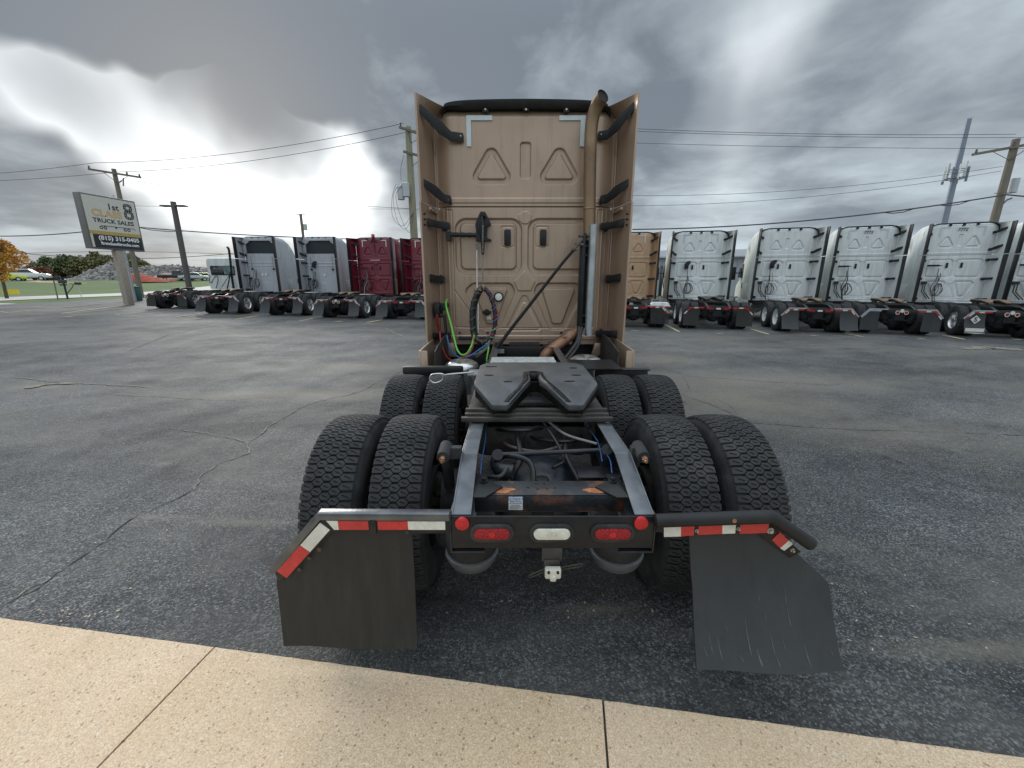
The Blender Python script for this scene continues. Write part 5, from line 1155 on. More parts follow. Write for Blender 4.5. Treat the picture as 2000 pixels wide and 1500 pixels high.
# hose tender
hb = one('hose_tender', lambda b: (b.prism([(p.x, p.z) for p in (L(937, 416, 4.28), L(949, 416, 4.28), L(959, 437, 4.28), L(959, 441, 4.28), L(952, 444, 4.28), L(951, 464, 4.28), L(960, 468, 4.28), L(960, 472, 4.28), L(930, 472, 4.28), L(930, 450, 4.28), L(928, 438, 4.28))], 'y', 4.26, 4.30),
    b.box(L(938, 416, 4.2).x, L(948, 416, 4.2).x, 4.16, 4.26, L(940, 424, 4.2).z, L(940, 414, 4.2).z)), 'black_steel', root, bevel=.006)
one('spring_rod', lambda b: b.tube([L(941, 424, 4.12), L(943, 440, 4.08), L(943, 470, 4.05), L(943, 497, 4.05)], [.016, .024, .026, .020], 12), 'black_steel', hb)
one('spring', lambda b: b.tube([L(943 + 1.6 * math.cos(k * 1.1), 440 + k * .55, 4.02 + .016 * math.sin(k * 1.1)) for k in range(100)], .0035, 4), 'bolt_steel', hb)
one('cable', lambda b: (b.tube([L(943, 497, 4.05), L(943, 545, 4.03)], .009, 8), b.tube([L(943 + 1.0 * math.cos(k * .9), 540 + k * .4, 4.02 + .008 * math.sin(k * .9)) for k in range(50)], .004, 5)), 'hose_grey', hb)
one('hose_arm', lambda b: (b.tube([L(871 + 4.4 * k, 458 + .1 * k, 4.22) for k in range(15)], [.034 if k % 3 else .028 for k in range(15)], 10), b.box(L(871, 458, 4.2).x, L(880, 458, 4.2).x, 4.18, 4.34, L(875, 470, 4.2).z, L(875, 452, 4.2).z), b.box(L(930, 458, 4.2).x, L(938, 458, 4.2).x, 4.18, 4.30, L(875, 470, 4.2).z, L(875, 456, 4.2).z)), 'black_plastic', root)
one('air_line', lambda b: b.tube(spline([L(932, 480, 4.18), L(931.5, 500, 4.17), L(932, 560, 4.15), L(934, 600, 4.12), L(934, 650, 4.1)], 6), [.010] * 25, 8), 'aluminium', root)
one('line_fitting', lambda b: b.tube([L(931, 476, 4.18), L(932, 488, 4.18)], .017, 8), 'hose_grey', root)
# looped hose bundle: black sleeve with coloured wrap
loopL = [L(944, 562, 3.98), L(936, 567, 3.97), L(927, 585, 3.96), L(922, 610, 3.95), L(923, 640, 3.94), L(926, 655, 3.93), L(932, 664, 3.9), L(945, 669, 3.88), L(957, 660, 3.88)]
loopR = [L(944, 562, 3.98), L(953, 570, 3.97), L(960, 583, 3.96), L(966, 605, 3.95), L(967, 630, 3.94), L(964, 650, 3.93), L(957, 664, 3.9), L(950, 676, 3.86), L(940, 690, 3.82)]
lp = one('hose_bundle', lambda b: (b.tube(spline(loopL, 6), .034, 12), b.tube(spline(loopR, 6), .028, 12), b.tube(spline([p + Vector((.04, .02, 0)) for p in loopL[:6]], 6), .018, 8)), 'hose_black', root)
def wrap(path, r, turns, ph, w=.006):
    pts = spline(path, 14); out = []; n = len(pts)
    for i, p in enumerate(pts):
        t = (pts[min(i + 1, n - 1)] - pts[max(0, i - 1)]).normalized(); u = t.cross(Vector((0, 1, 0))).normalized(); v = t.cross(u); a = ph + turns * 2 * math.pi * i / n
        out.append(p + (u * math.cos(a) + v * math.sin(a)) * r)
    return lambda b: b.tube(out, w, 5)
one('blue_strand', wrap(loopR, .030, 9, 0, .007), 'hose_blue', lp); one('red_strand', wrap(loopR, .030, 9, 2.1, .007), 'hose_red', lp); one('green_strand', wrap(loopR[4:], .030, 4, 4.0, .007), 'hose_green', lp)
one('brown_strand', wrap(loopL, .036, 12, 1, .007), 'hose_brown', lp); one('yellow_tie', wrap([loopL[1], loopL[0], loopR[1]], .033, 2, 1, .006), 'sign_gold', lp)
def hose(px, m, r, n=8): one('air_hose', lambda b: b.tube(spline([L(a, c, d) for a, c, d in px], 8), r, n), m, root)
hose([(873, 585, 4.2), (871, 592, 4.1), (873, 605, 4.0), (880, 630, 3.9), (887, 660, 3.8), (893, 683, 3.7), (902, 693, 3.65), (912, 690, 3.65), (921, 675, 3.7), (926, 655, 3.9)], 'hose_green', .012)
hose([(953, 671, 3.85), (954, 682, 3.8), (951, 700, 3.72), (951, 712, 3.7)], 'hose_green', .011)
hose([(859, 648, 4.0), (861, 665, 3.9), (868, 690, 3.75), (880, 703, 3.6), (895, 702, 3.55), (912, 694, 3.6), (922, 680, 3.7), (926, 660, 3.8)], 'hose_red', .012)
hose([(873, 655, 4.0), (877, 675, 3.9), (886, 690, 3.75), (900, 699, 3.6), (918, 695, 3.6), (940, 680, 3.75), (955, 670, 3.85)], 'hose_blue', .011)
hose([(926, 660, 3.85), (922, 680, 3.8), (912, 698, 3.7)], 'hose_brown', .016); hose([(957, 664, 3.85), (945, 684, 3.8), (925, 694, 3.7)], 'hose_grey', .010); hose([(958, 668, 3.85), (950, 682, 3.8), (930, 698, 3.7)], 'hose_brown', .010)
gh = one('gladhand_bracket', lambda b: (b.prism([(p.x, p.z) for p in (L(849, 592, 4.25), L(877, 592, 4.25), L(877, 600, 4.25), L(866, 606, 4.25), L(864, 620, 4.25), L(851, 620, 4.25))], 'y', 4.22, 4.26), [b.cyl(L(x, y, 4.22), L(x, y, 4.12), .03, .024, 12) for x, y in ((856, 596), (869, 602), (855, 612), (862, 616))], b.box(L(850, 600, 4.2).x, L(860, 600, 4.2).x, 4.10, 4.22, L(850, 616, 4.2).z, L(850, 590, 4.2).z)), 'black_steel', root, bevel=.004)
for (xa, ya, xb, yb, m) in ((853, 618, 858, 650, 'hose_red'), (868, 618, 871, 645, 'hose_black')):
    one('coil_guard', lambda b: b.tube([L(xa + (xb - xa) * k / 140 + 2.6 * math.cos(k * .55), ya + (yb - ya) * k / 140, 4.06 + .022 * math.sin(k * .55)) for k in range(141)], .006, 5), m, gh)
    one('hose_end', lambda b: b.tube([L(xa, ya - 4, 4.1), L(xb, yb, 4.05)], .012, 8), m, gh)
c = L(974, 580, 4.33); wl = one('work_lamp', lambda b: b.lathe([(0, .052), (-.03, .050), (-.034, .046), (-.036, 0)], c, 'y', 28), 'lamp_white', root); one('lamp_ring', lambda b: b.lathe([(-.001, .07), (-.012, .068), (-.02, .052), (-.005, .05)], c, 'y', 28), 'black_plastic', wl)
c2 = L(951, 610, 4.33); rc = one('receptacle', lambda b: (b.lathe([(0, .046), (-.04, .046), (-.045, .03), (-.045, 0)], c2, 'y', 20), b.box(c2.x - .06, c2.x + .06, 4.325, 4.335, c2.z - .02, c2.z + .02)), 'black_plastic', root)
one('warning_sticker', lambda b: b.box(c2.x - .0, c2.x + .06, 4.332, 4.336, c2.z - .10, c2.z - .05), 'white_tape', root)
c3 = L(969, 610, 4.28); one('key_tag', lambda b: (b.lathe([(-.004, .03), (.0, .035), (.004, .03), (0, .025)], c3, 'y', 14)), 'red_tape', root)
for x in (898, 921, 953, 1096): p = L(x, 650, 4.33); one('stud', lambda b: b.cyl(p, p + Vector((0, -.03, 0)), .018, .014, 8), 'black_steel', root)
one('bottom_strip', lambda b: b.box(-.95, -.55, 4.30, 4.33, 1.03, 1.075), 'rubber_side', root, bevel=.01)

# ------------------------------------------------------------------ roadside sign
SG = empty('business_sign', (-24.8, 27.0, gz(-24.8, 27)), R(80.8)); tag(SG, 'white and black truck sales sign board on a tan post at the lot edge', 'sign')
gzs = SG.location.z; cz = 5.21 - gzs; w, h = 3.1, 3.08
one('frame', lambda b: b.box(-w / 2, w / 2, -.22, .22, cz - h / 2, cz + h / 2), 'sign_frame', SG, bevel=.02)
one('face_panel', lambda b: b.box(-w / 2 + .09, w / 2 - .09, -.228, -.221, cz - h / 2 + .09, cz + h / 2 - .09), 'sign_white', SG)
one('gold_stripe', lambda b: b.box(-w / 2 + .09, w / 2 - .09, -.232, -.2285, cz - .70, cz - .50), 'sign_gold', SG)
one('black_panel', lambda b: b.box(-w / 2 + .22, w / 2 - .09, -.232, -.2285, cz - h / 2 + .09, cz - .703), 'sign_black', SG)
def tx(t, x, z, s, m, xs=1, bold=.01): one('lettering', lambda b: text_mesh(t, s, .006, bold, 0, xs), m, SG, loc=(x, -.236, cz + z))
tx('1st', .12, .95, .50, 'letter_dark', 1.1, .006); tx('CLASS', -.28, .53, .54, 'sign_orange', 1.12, .020); tx('TRUCK SALES', .02, .10, .33, 'letter_dark', 1.15, .006)
tx('(815) 315-0405', .12, -.90, .33, 'letter_white', 1.15, .010); tx('firstclass8trucks.com', .12, -1.21, .235, 'letter_white', 1.12, .008)
def loop8(b, w_, y0, y1):
    for cz_, r_ in ((.235, .165), (-.20, .19)):
        O = []; I = []
        for a in np.linspace(0, 2 * math.pi, 33)[:-1]:
            cx_, sz_ = math.copysign(abs(math.cos(a)) ** .7, math.cos(a)), math.copysign(abs(math.sin(a)) ** .7, math.sin(a))
            O.append((1.0 + (r_ + w_) * 1.1 * cx_, cz + .82 + cz_ + (r_ + w_) * sz_)); I.append((1.0 + (r_ - w_) * 1.1 * cx_, cz + .82 + cz_ + (r_ - w_) * sz_))
        n = len(O); b.add([(x, y0, z) for x, z in O] + [(x, y0, z) for x, z in I] + [(x, y1, z) for x, z in O] + [(x, y1, z) for x, z in I], [(i, (i + 1) % n, (i + 1) % n + n, i + n) for i in range(n)] + [(i, (i + 1) % n, (i + 1) % n + 2 * n, i + 2 * n) for i in range(n)] + [(i + n, (i + 1) % n + n, (i + 1) % n + 3 * n, i + 3 * n) for i in range(n)])
one('figure_eight', lambda b: loop8(b, .068, -.240, -.229), 'letter_dark', SG)
def dashes(b):
    for cz_, r_ in ((.235, .165), (-.20, .19)):
        for a in np.linspace(0, 2 * math.pi, 13)[:-1]:
            x = 1.0 + r_ * 1.1 * math.copysign(abs(math.cos(a)) ** .7, math.cos(a)); z = cz + .82 + cz_ + r_ * math.copysign(abs(math.sin(a)) ** .7, math.sin(a)); b.box(x - .016, x + .016, -.243, -.2405, z - .016, z + .016)
tag(one('road_dashes', dashes, 'letter_white', SG), kind='stuff')
one('trailer_outline', lambda b: (b.box(-.75, 1.15, -.236, -.230, cz - .20, cz - .17), b.prism([(-.02, cz - .20), (.14, cz - .20), (.06, cz - .32)], 'y', -.236, -.230), b.beam((1.15, -.233, cz - .19), (1.2, -.233, cz - .30), .006, .02)), 'letter_dark', SG)
one('trailer_wheels', lambda b: [b.lathe([(-.236, .05), (-.236, .095), (-.23, .095)], (x, 0, cz - .30), 'y', 16) for x in (-.78, -.56, .58, .80)], 'letter_dark', SG)
one('post', lambda b: b.prism([(-.20, 0), (.20, 0), (.22, cz - h / 2 - .02), (-.22, cz - h / 2 - .02)], 'y', -.18, .18), 'concrete_post', SG, bevel=.02)
one('collar', lambda b: b.box(-.12, .12, -.12, .12, cz - h / 2 - .1, cz - h / 2 + .01), 'sign_black', SG)

# ------------------------------------------------------------------ poles, wires
def pole(name, x, y, top, r0, r1, m, label, cat='pole', base=0):
    p = tag(empty(name, (x, y, gz(x, y))), label, cat); hh = top - gz(x, y)
    one('pole_shaft', lambda b: b.cyl((0, 0, -.2), (0, 0, hh), r0, r1, 16), m, p); return p, hh
ang = R(62)
def xarm(p, z, ln, a, m='wood_pole', braces=True, ins=(-.95, -.0, .45, .95), off=.0):
    c, s_ = math.cos(a), math.sin(a); A_ = Vector((-ln / 2 * c + off * c, -ln / 2 * s_ + off * s_, z)); B2 = Vector((ln / 2 * c + off * c, ln / 2 * s_ + off * s_, z)); n_ = Vector((s_, -c, 0)) * .2
    ca = one('crossarm', lambda b: b.beam(A_ + n_, B2 + n_, .10, .13), m, p)
    if braces: one('brace', lambda b: (b.beam(A_.lerp(B2, .25) + n_, Vector((0, 0, z - .7)) + n_, .03, .03), b.beam(A_.lerp(B2, .75) + n_, Vector((0, 0, z - .7)) + n_, .03, .03)), 'bronze_pole', p)
    for t in ins:
        q_ = A_.lerp(B2, (t + 1) / 2) + n_; one('insulator', lambda b: b.lathe([(.06, .02), (.10, .07), (.16, .07), (.18, .04), (.26, .06), (.28, 0)], q_, 'z', 10), 'insulator', ca)
    return A_ + n_, B2 + n_
# A: behind the sign
a_top = UY(222, 330, 36); pA, hA = pole('utility_pole', a_top.x, a_top.y, a_top.z, .19, .15, 'wood_pole', 'wooden utility pole with crossarm and transformer behind the sign board', 'utility pole')
xarm(pA, hA - .35, 3.2, R(58)); one('transformer', lambda b: (b.cyl((-.15, -.45, hA - 3.2), (-.15, -.45, hA - 2.3), .27, .27, 18), b.cyl((-.1, -.45, hA - 2.3), (-.1, -.45, hA - 2.0), .05, .04, 8), b.box(-.3, .1, -.3, -.1, hA - 3.0, hA - 2.6)), 'transformer_grey', pA)
one('cutout', lambda b: (b.beam((.15, -.1, hA - 1.1), (.65, -.2, hA - .9), .05, .05), b.beam((.65, -.2, hA - 1.3), (.8, -.2, hA - .7), .07, .05)), 'insulator', pA)
# B: middle
b_top = UY(797, 248, 29); pB, hB = pole('utility_pole', b_top.x, b_top.y, b_top.z, .30, .19, 'wood_pole_green', 'tall weathered green-brown utility pole with two grey transformers, left of the tan truck', 'utility pole')
xarm(pB, hB - .25, 2.6, R(50), ins=(-.95, .9), off=.5); xarm(pB, hB - 1.55, 2.2, R(50), ins=(), off=.5)
for dx, dy, dz_ in ((-.62, -.35, -3.9), (-.25, -.50, -3.75)):
    t_ = one('transformer', lambda b: (b.cyl((dx, dy, hB + dz_ - .4), (dx, dy, hB + dz_ + .35), .22, .23, 18), b.cyl((dx, dy, hB + dz_ + .35), (dx, dy, hB + dz_ + .42), .24, .2, 18), b.cyl((dx + .05, dy, hB + dz_ + .42), (dx + .02, dy, hB + dz_ + .7), .05, .035, 8)), 'transformer_grey', pB)
one('hanging_wire', lambda b: [b.tube(spline([(x0, y0, hB - 3.4), (x0 - .3 - .1 * k, y0, hB - 4.2), (x0 - .3 + .1 * k, y0 - .1, hB - 5.4 - .2 * k), (x0 + .3, y0, hB - 5.9 - .2 * k), (.1, -.2, hB - 5.0)], 6), .012, 5) for k, (x0, y0) in enumerate(((-.9, -.4), (-.7, -.5), (-.4, -.6)))], 'wire', pB)
one('hanging_wire', lambda b: b.tube(spline([(-.55, -.4, hB - 3.2), (-.5, -.4, hB - 2.4), (-.3, -.3, hB - 1.7)], 5), .012, 5), 'wire', pB)
# C: right
c_top = UY(1985, 272, 27); pC, hC = pole('utility_pole', c_top.x, c_top.y, c_top.z, .24, .18, 'wood_pole', 'wooden utility pole with slanted crossarm at the right edge behind the white trucks', 'utility pole')
xarm(pC, hC - .45, 3.4, R(-62), ins=(-.9, 0)); one('transformer', lambda b: (b.cyl((.7, .1, hC - 2.9), (.7, .1, hC - 2.1), .22, .22, 16), b.beam((.1, 0, hC - 2.9), (.7, .1, hC - 2.9), .08, .08)), 'transformer_grey', pC)
one('wire_bracket', lambda b: (b.beam((-.75, -.3, hC - 3.0), (0, 0, hC - 2.95), .03, .03), b.tube(spline([(0, 0, hC - 4.0), (.35, 0, hC - 3.4), (.8, .1, hC - 3.2)], 4), .05, 8)), 'insulator', pC)
one('hanging_wire', lambda b: b.tube(spline([(.5, -.3, hC - 5.6), (.4, -.3, hC - 6.4), (.3, -.3, hC - 7.4), (0, -.3, hC - 7.8), (-.5, -.3, hC - 8.2)], 5), .02, 5), 'wire', pC)
# E: small distant
e_top = UY(587, 418, 60); pE, hE = pole('utility_pole', e_top.x, e_top.y, e_top.z, .22, .18, 'wood_pole', 'small distant utility pole above the second grey truck roof', 'utility pole')
one('crossarm', lambda b: (b.beam((-.6, 0, hE - .1), (.6, 0, hE - .1), .1, .1)), 'wood_pole', pE); one('transformer', lambda b: b.cyl((.45, 0, hE - 2.1), (.45, 0, hE - 1.3), .25, .25, 12), 'transformer_grey', pE)
# lamp post
f_top = UY(338, 394, 27); pF, hF = pole('lamp_post', f_top.x, f_top.y, f_top.z, .17, .15, 'bronze_pole', 'brown lot lamp post with two flat heads right of the sign', 'lamp post')
one('lamp_head', lambda b: (b.box(.15, .75, -.2, .2, hF - .28, hF - .2)), 'bronze_pole', pF, bevel=.03); one('lamp_head', lambda b: (b.box(-.75, -.15, -.2, .2, hF - .28, hF - .2)), 'bronze_pole', pF, bevel=.03)
# cell tower
d_top = UY(1893, 232, 80); pD, hD = pole('cell_tower', d_top.x, d_top.y, d_top.z, .62, .36, 'tower_paint', 'tall slim grey cell tower with antenna cluster behind the white trucks', 'tower')
for k in range(12):
    a = 2 * math.pi * k / 12; zc_ = hD - 8.6
    one('antenna', lambda b: b.box(-.16, .16, -.1, .1, -1.3, 1.1), ('transformer_grey', 'tower_paint', 'letter_white')[k % 3], pD, loc=(1.5 * math.cos(a), 1.5 * math.sin(a), zc_ + (.5, -.3, .1)[k % 3]), rot=(0, 0, a))
one('platform', lambda b: ([b.tube([(1.35 * math.cos(t), 1.35 * math.sin(t), hD - 8.6 + z) for t in np.linspace(0, 2 * math.pi, 13)], .07, 6) for z in (-.9, .5)], [b.beam((0, 0, hD - 9.3), (1.3 * math.cos(t), 1.3 * math.sin(t), hD - 9.5), .1, .1) for t in (0, 1, 2, 3, 4, 5)]), 'tower_paint', pD)

def wire(p, q_, sag, r, label, n=24, grp='overhead wires', clutter=0):
    pts = [p.lerp(q_, k / n) + Vector((0, 0, -4 * sag * (k / n) * (1 - k / n))) for k in range(n + 1)]
    def f(b):
        b.tube(pts, r, 5)
        if clutter:
            for c_ in clutter:
                i = int(c_ * n); b.tube([pts[i] + Vector((0, 0, .02)), pts[i + 1] + Vector((0, 0, -.12)), pts[i + 2] + Vector((0, 0, -.13)), pts[min(n, i + 3)]], r * .7, 5)
    return tag(one('overhead_wire', f, 'wire'), label, 'wire', grp)
wire(UY(-150, 352, 36), UY(0, 335, 36), 0, .02, 'topmost faint wire left of the sign pole') if False else None
wire(UY(-60, 342, 36), UY(184, 318, 34.8), .1, .016, 'upper thin wire reaching the left end of the crossarm behind the sign')
wire(UY(-60, 355, 37), UY(225, 336, 36.5), .1, .016, 'middle thin wire left of the pole behind the sign')
wire(UY(184, 318, 34.8), UY(788, 241, 28), .5, .016, 'upper thin wire between the sign pole and the tall middle pole')
wire(UY(225, 336, 36.5), UY(812, 254, 30), .5, .016, 'lower thin wire between the sign pole and the tall middle pole')
wire(UY(262, 353, 38), UY(812, 408, 32), .3, .014, 'slack thin wire falling right from the sign pole crossarm')
wire(UY(262, 402, 40), UY(1000, 408, 31), .1, .012, 'faint level wire above the grey truck roofs')
wire(UY(-60, 460, 33), UY(170, 452, 31), .15, .035, 'thick dark cable left of the sign board')
wire(UY(262, 443, 32), UY(1250, 462, 25), .5, .035, 'thick dark cable passing behind the lamp post and grey trucks', clutter=(.04,))
wire(UY(-60, 482, 60), UY(480, 492, 60), 1.2, .04, 'low cable crossing below the sign board')
wire(UY(-60, 500, 70), UY(480, 498, 70), -.6, .03, 'lowest cable left, near the distant trees')
wire(UY(1230, 251, 29), UY(1984, 262, 27), .15, .014, 'highest thin wire right of the tan truck')
wire(UY(1230, 256, 29.5), UY(2080, 268, 28), .15, .014, 'second thin wire right of the tan truck')
wire(UY(1230, 279, 30), UY(2080, 290, 26), .1, .012, 'third thin wire right of the tan truck')
wire(UY(1235, 382, 29), UY(1958, 325, 27), .45, .012, 'thin wire rising towards the right pole')
wire(UY(1235, 402, 29), UY(1955, 334, 27), .45, .012, 'second thin wire rising towards the right pole')
wire(UY(1235, 448, 29), UY(1965, 380, 26.6), .45, .040, 'thick black cable sweeping up to the right pole', clutter=(.72, .86), n=36)
wire(UY(1965, 380, 26.6), UY(2080, 386, 25), .05, .040, 'thick black cable right of the right pole')

# ------------------------------------------------------------------ trees
def tree(name, p, h, crown_r, m, label, seed, n=2600, leaf=.22, trunk_r=.16, base=.25, grp=None, flat=1.0):
    t = tag(empty(name, p), label, 'tree', grp); rnd = random.Random(seed)
    def tr(b):
        b.tube([(0, 0, -.3), (.02 * h, 0, h * .3), (-.01 * h, .02 * h, h * .6), (0, 0, h * .88)], [trunk_r, trunk_r * .8, trunk_r * .5, trunk_r * .12], 8)
        for k in range(9):
            z = h * rnd.uniform(base, .75); a = rnd.uniform(0, 6.28); r = crown_r * rnd.uniform(.5, .9)
            b.tube([(0, 0, z), (r * .5 * math.cos(a), r * .5 * math.sin(a), z + .1 * h), (r * math.cos(a), r * math.sin(a), z + .17 * h)], [trunk_r * .4, trunk_r * .25, .02], 6)
    one('trunk', tr, 'bark', t)
    cl = [(rnd.uniform(-1, 1), rnd.uniform(-1, 1), rnd.uniform(-1, 1), rnd.uniform(.28, .5)) for _ in range(16)]
    def cr(b):
        k = 0; zc_ = h * (base + 1) / 2; hz_ = h * (1 - base) / 2
        while k < n:
            c_ = rnd.choice(cl); l = math.sqrt(c_[0] ** 2 + c_[1] ** 2 + c_[2] ** 2) or 1; f_ = min(1, .72 / l)
            v = Vector((rnd.gauss(0, 1), rnd.gauss(0, 1), rnd.gauss(0, 1))).normalized() * c_[3] * rnd.uniform(.6, 1.05)
            q_ = Vector((c_[0] * f_, c_[1] * f_, c_[2] * f_)) + v; wd = 1 - .35 * max(0, q_.z)
            P_ = Vector((q_.x * crown_r * wd, q_.y * crown_r * wd, zc_ + q_.z * hz_ * flat)); e1 = Vector((rnd.gauss(0, 1), rnd.gauss(0, 1), rnd.gauss(0, .7))).normalized(); e2 = e1.orthogonal().normalized(); s_ = leaf * rnd.uniform(.5, 1.3)
            b.add([P_ - e1 * s_, P_ + e2 * s_ * .6, P_ + e1 * s_, P_ - e2 * s_ * .6], [(0, 1, 2, 3)]); k += 1
    me_ = one('crown', cr, m, t); return t
p = UT(8, 565, 33); p.z = gz(p.x, p.y)
tree('autumn_tree', p, 4.9, 1.7, 'leaf_yellow', 'orange-yellow autumn tree at the left edge', 1, 6500, .10, .12, .28)
rnd = random.Random(11)
for i, (px, hh, m, nm) in enumerate(((100, 6.0, 'leaf_green', 'leftmost dark green tree behind the mailbox'), (122, 6.8, 'leaf_green', 'dark green tree second from the left beyond the road'), (146, 7.2, 'leaf_green', 'tall dark green tree left of the sign post'), (172, 6.6, 'leaf_olive', 'olive tree with rounded crown left of the sign post'), (203, 7.6, 'leaf_olive', 'tall olive-yellow tree directly left of the sign post'), (222, 7.3, 'leaf_olive', 'yellowing tree just behind the sign post'), (262, 6.9, 'leaf_olive', 'thin yellow-brown tree right of the sign post'))):
    q_ = UT(px, 545, 112); q_.z = 1.6; tree('background_tree', q_, hh, 4.2, m, nm, 20 + i, 3200, .32, .3, .02, 'trees beyond the road')
for i, (px, nm) in enumerate(((66, 'low rust-red tree left of the dark green trees'), (82, 'small rust-brown tree beside the first green tree'))):
    q_ = UT(px, 545, 100); q_.z = 1.6; tree('background_tree', q_, 3.4, 2.6, 'leaf_rust', nm, 40 + i, 700, .4, .2, .05, 'trees beyond the road')

# ------------------------------------------------------------------ rubble, soil
def mound_h(u):       # height profile of the rubble along its length
    return np.interp(u, [0, .08, .2, .32, .45, .6, .75, .9, 1], [.4, 1.9, 3.3, 2.2, 2.9, 3.0, 2.6, 2.0, .5])
ra, rb = UT(150, 545, 82), UT(470, 545, 96)
def rubble(b):
    rnd = random.Random(4)
    for _ in range(5200):
        u = rnd.random(); w_ = rnd.uniform(-1, 1); p_ = ra.lerp(rb, u); hh = mound_h(u) * (1 - abs(w_) ** 1.5) * rnd.uniform(.82, 1.12)
        n_ = Vector((-(rb - ra).y, (rb - ra).x, 0)).normalized(); c_ = p_ + n_ * w_ * 5; c_.z = 1.5 + hh
        s_ = rnd.uniform(.12, .42); ax = Vector((rnd.gauss(0, 1), rnd.gauss(0, 1), rnd.gauss(0, 1))).normalized(); mt = Matrix.Translation(c_) @ Matrix.Rotation(rnd.uniform(0, 3), 4, ax)
        b.box(-s_, s_, -s_ * rnd.uniform(.4, 1), s_ * .8, -s_ * .35, s_ * .35, mt)
tag(one('rubble_pile', rubble, 'rubble_a'), 'grey and reddish rubble heap beyond the grass bank', 'rubble', kind='stuff')
def moundfn(a, c, hp, wd):
    def f(b):
        n_ = Vector((-(c - a).y, (c - a).x, 0)).normalized()
        b.grid(lambda u, v: tuple(a.lerp(c, u) + n_ * (v - .5) * 2 * wd + Vector((0, 0, np.interp(u, [q_[0] for q_ in hp], [q_[1] for q_ in hp]) * (1 - (2 * abs(v - .5)) ** 2) + .12 * math.sin(u * 31) * math.sin(v * 17)))), 40, 12)
    return f
s0, s1 = UT(256, 549, 68), UT(340, 549, 70); s0.z = s1.z = 1.5
tag(one('soil_mound', moundfn(s0, s1, [(0, 1.3), (.25, 1.3), (.5, .8), (1, .05)], 3), 'red_soil'), 'brick-red soil mound right of the sign post', 'soil mound')
s0, s1 = UT(300, 549, 76), UT(400, 549, 78); s0.z = s1.z = 1.4
tag(one('soil_mound', moundfn(s0, s1, [(0, .8), (.25, 1.6), (.8, 1.3), (1, .3)], 3), 'tan_soil'), 'pale orange soil bank behind the dark pickup', 'soil mound')
s0, s1 = UT(-40, 560, 60), UT(200, 556, 66); s0.z = s1.z = .9
tag(one('soil_mound', moundfn(s0, s1, [(0, .5), (.5, .75), (1, .2)], 3.5), 'tan_soil'), 'low tan soil bank beyond the road at the left', 'soil mound')

# ------------------------------------------------------------------ distant vehicles
def car(p, head, L_, H_, W_, m, label, kind='suv'):
    t = tag(empty('parked_car', p, R(head)), label, 'car', 'cars parked beyond the road')
    prof = {'suv': [(-.5, .25), (-.5, .62), (-.47, .68), (-.44, 1.0), (.08, 1.0), (.22, .66), (.45, .60), (.5, .50), (.5, .25)], 'sedan': [(-.5, .3), (-.5, .62), (-.34, .66), (-.2, .98), (.1, 1.0), (.24, .68), (.47, .60), (.5, .5), (.5, .3)],
            'pickup': [(-.5, .3), (-.5, .60), (-.12, .60), (-.10, .98), (.12, 1.0), (.24, .66), (.47, .62), (.5, .5), (.5, .3)]}[kind]
    one('body', lambda b: b.prism([(x * L_, z * H_) for x, z in prof], 'y', -W_ / 2, W_ / 2), m, t, bevel=.07)
    gx = {'suv': (-.42, .10), 'sedan': (-.24, .12), 'pickup': (-.07, .14)}[kind]
    for s in (-1, 1): one('side_window', lambda b: b.prism([(gx[0] * L_, .68 * H_), (gx[0] * L_ + .1, .93 * H_), ((gx[1] - .03) * L_, .94 * H_), ((gx[1] + .09) * L_, .69 * H_)], 'y', s * W_ / 2, s * (W_ / 2 + .012)), 'glass_dark', t)
    for x in (-.31, .32):
        for s in (-1, 1):
            w_ = one('wheel', lambda b: b.lathe([(-.11, .2), (-.11, .34), (.11, .34), (.11, .2)], (x * L_, s * (W_ / 2 - .08), .34), 'y', 18), 'rubber', t); one('rim', lambda b: b.cyl((x * L_, s * (W_ / 2 - .10), .34), (x * L_, s * (W_ / 2 + .02), .34), .2, .19, 12), 'rim_alu', w_)
    return t
def P(px, t, z=None):
    q_ = UT(px, 548, t); q_.z = gz(q_.x, q_.y) if z is None else z; return q_
car(P(57, 66, 1.72), 35, 5.0, 1.8, 2.0, 'car_white', 'white SUV parked beyond the road at the far left')
car(P(12, 64, 1.6), 35, 5.0, 1.5, 2.0, 'car_yellow', 'yellow-green vehicle partly hidden behind the autumn tree')
car(P(346, 74, 1.6), 40, 5.4, 1.9, 2.0, 'car_dark', 'dark pickup truck on the grass bank left of the lamp post', 'pickup')
car(P(380, 74, 1.6), 40, 4.6, 1.5, 1.8, 'car_silver', 'pale blue-white sedan right of the dark pickup', 'sedan')
car(P(402, 78, 1.5), 40, 4.6, 1.6, 1.8, 'car_yellow', 'bright yellow car behind the white day cab', 'suv')
tr_ = tag(empty('flatbed_trailer', P(118, 84, 1.6), R(38), .6), 'dark flatbed trailer with load behind the mailbox', 'trailer')
one('bed', lambda b: b.box(-3, 3, -1.1, 1.1, .8, 1.1), 'car_dark', tr_, bevel=.03); one('load', lambda b: (b.box(-1.5, .2, -.8, .8, 1.1, 1.6), b.box(1.8, 2.8, -.9, .9, 1.1, 1.7)), 'grimy_steel', tr_, bevel=.1)
for x in (-1.2, -.3): one('wheel', lambda b: b.cyl((x, -1.2, .4), (x, 1.2, .4), .4, .4, 18), 'rubber', tr_)
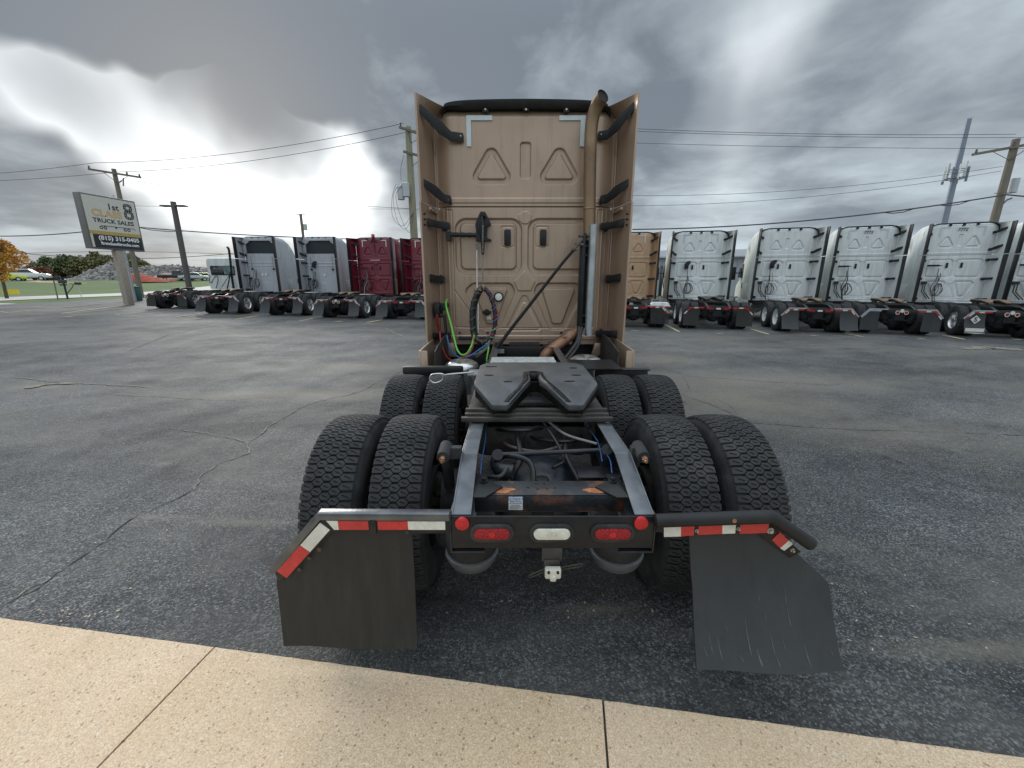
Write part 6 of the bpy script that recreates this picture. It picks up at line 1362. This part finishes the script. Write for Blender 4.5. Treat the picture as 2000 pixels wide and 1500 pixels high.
# mailboxes, marker, cabinet
def post_at(px, py, t, name, label, cat):
    q_ = UT(px, py, t); q_.z = gz(q_.x, q_.y); return tag(empty(name, q_, R(45)), label, cat)
mb = post_at(131, 578, 33, 'mailbox', 'black mailbox on a post with a curved bracket by the driveway', 'mailbox')
one('post', lambda b: b.beam((0, 0, -.1), (0, 0, 1.5), .12, .12), 'sign_black', mb); one('box', lambda b: b.prism([(-.12, 1.2), (.12, 1.2), (.12, 1.4), (.07, 1.48), (-.07, 1.48), (-.12, 1.4)], 'x', -.3, .2), 'sign_black', mb); one('newspaper_tube', lambda b: b.box(-.25, .15, -.08, .08, 1.02, 1.13), 'sign_black', mb)
one('scroll', lambda b: b.tube(spline([(.05, 0, .4), (.35, 0, .8), (.5, 0, 1.1), (.3, 0, 1.2)], 5), .03, 6), 'sign_black', mb)
mk = post_at(112, 580, 32, 'marker_post', 'thin tilted wooden marker post left of the mailbox', 'post'); one('stake', lambda b: b.beam((0, 0, -.1), (.04, 0, 1.45), .10, .08), 'wood_pole', mk)
mk = post_at(158, 575, 36, 'small_mailbox', 'small dark mailbox on a thin post right of the black one', 'mailbox'); one('post', lambda b: b.beam((0, 0, -.1), (0, 0, 1.1), .06, .06), 'transformer_grey', mk); one('box', lambda b: b.box(-.25, .2, -.1, .1, 1.05, 1.25), 'sign_black', mk, bevel=.02)
mk = post_at(22, 573, 36, 'yard_sign', 'small yellow yard sign under the autumn tree', 'sign'); one('panel', lambda b: b.box(-.5, .5, -.02, .02, .25, .65), 'yellow_plastic', mk); one('stake', lambda b: (b.box(-.4, -.37, -.01, .01, -.1, .25), b.box(.37, .4, -.01, .01, -.1, .25)), 'transformer_grey', mk)
gb = post_at(271, 582, 31, 'utility_cabinet', 'green utility cabinet right of the sign post', 'cabinet'); one('cabinet', lambda b: b.box(-.2, .2, -.2, .2, 0, 1.0), 'cab_box_green', gb, bevel=.03); one('lid', lambda b: b.box(-.22, .22, -.22, .22, 1.0, 1.06), 'cab_box_green', gb, bevel=.02)
gp_ = post_at(262, 580, 30.5, 'guard_pipe', 'grey steel conduit standing beside the sign post', 'pipe'); one('pipe', lambda b: b.cyl((0, 0, -.1), (0, 0, 3.6), .12, .10, 14), 'galvanized', gp_)
# warehouse
wh = tag(empty('warehouse', (22, 48, 0), R(-12)), 'grey metal warehouse glimpsed between the tan and white trucks', 'building')
one('wall', lambda b: b.box(-14, 14, 0, 16, 0, 4.3), 'warehouse', wh); one('roof', lambda b: b.prism([(-.6, 4.25), (8, 5.6), (16.6, 4.25)], 'x', -14.5, 14.5), 'warehouse_roof', wh)
for k in range(56): one('wall_rib', lambda b: b.box(-13.9 + k * .5, -13.82 + k * .5, -.05, 0, .05, 4.2), 'warehouse', wh) if k == 0 else ob('wall_rib', wr, 'warehouse', wh, loc=(k * .5, 0, 0)) if k else None; wr = wh.children[-1].data if k == 0 else wr
one('door', lambda b: b.box(-5, -1.5, -.06, 0, 0, 3.4), 'glass_dark', wh); one('cornice', lambda b: b.box(-14.2, 14.2, -.2, 0, 4.2, 4.4), 'warehouse_roof', wh)
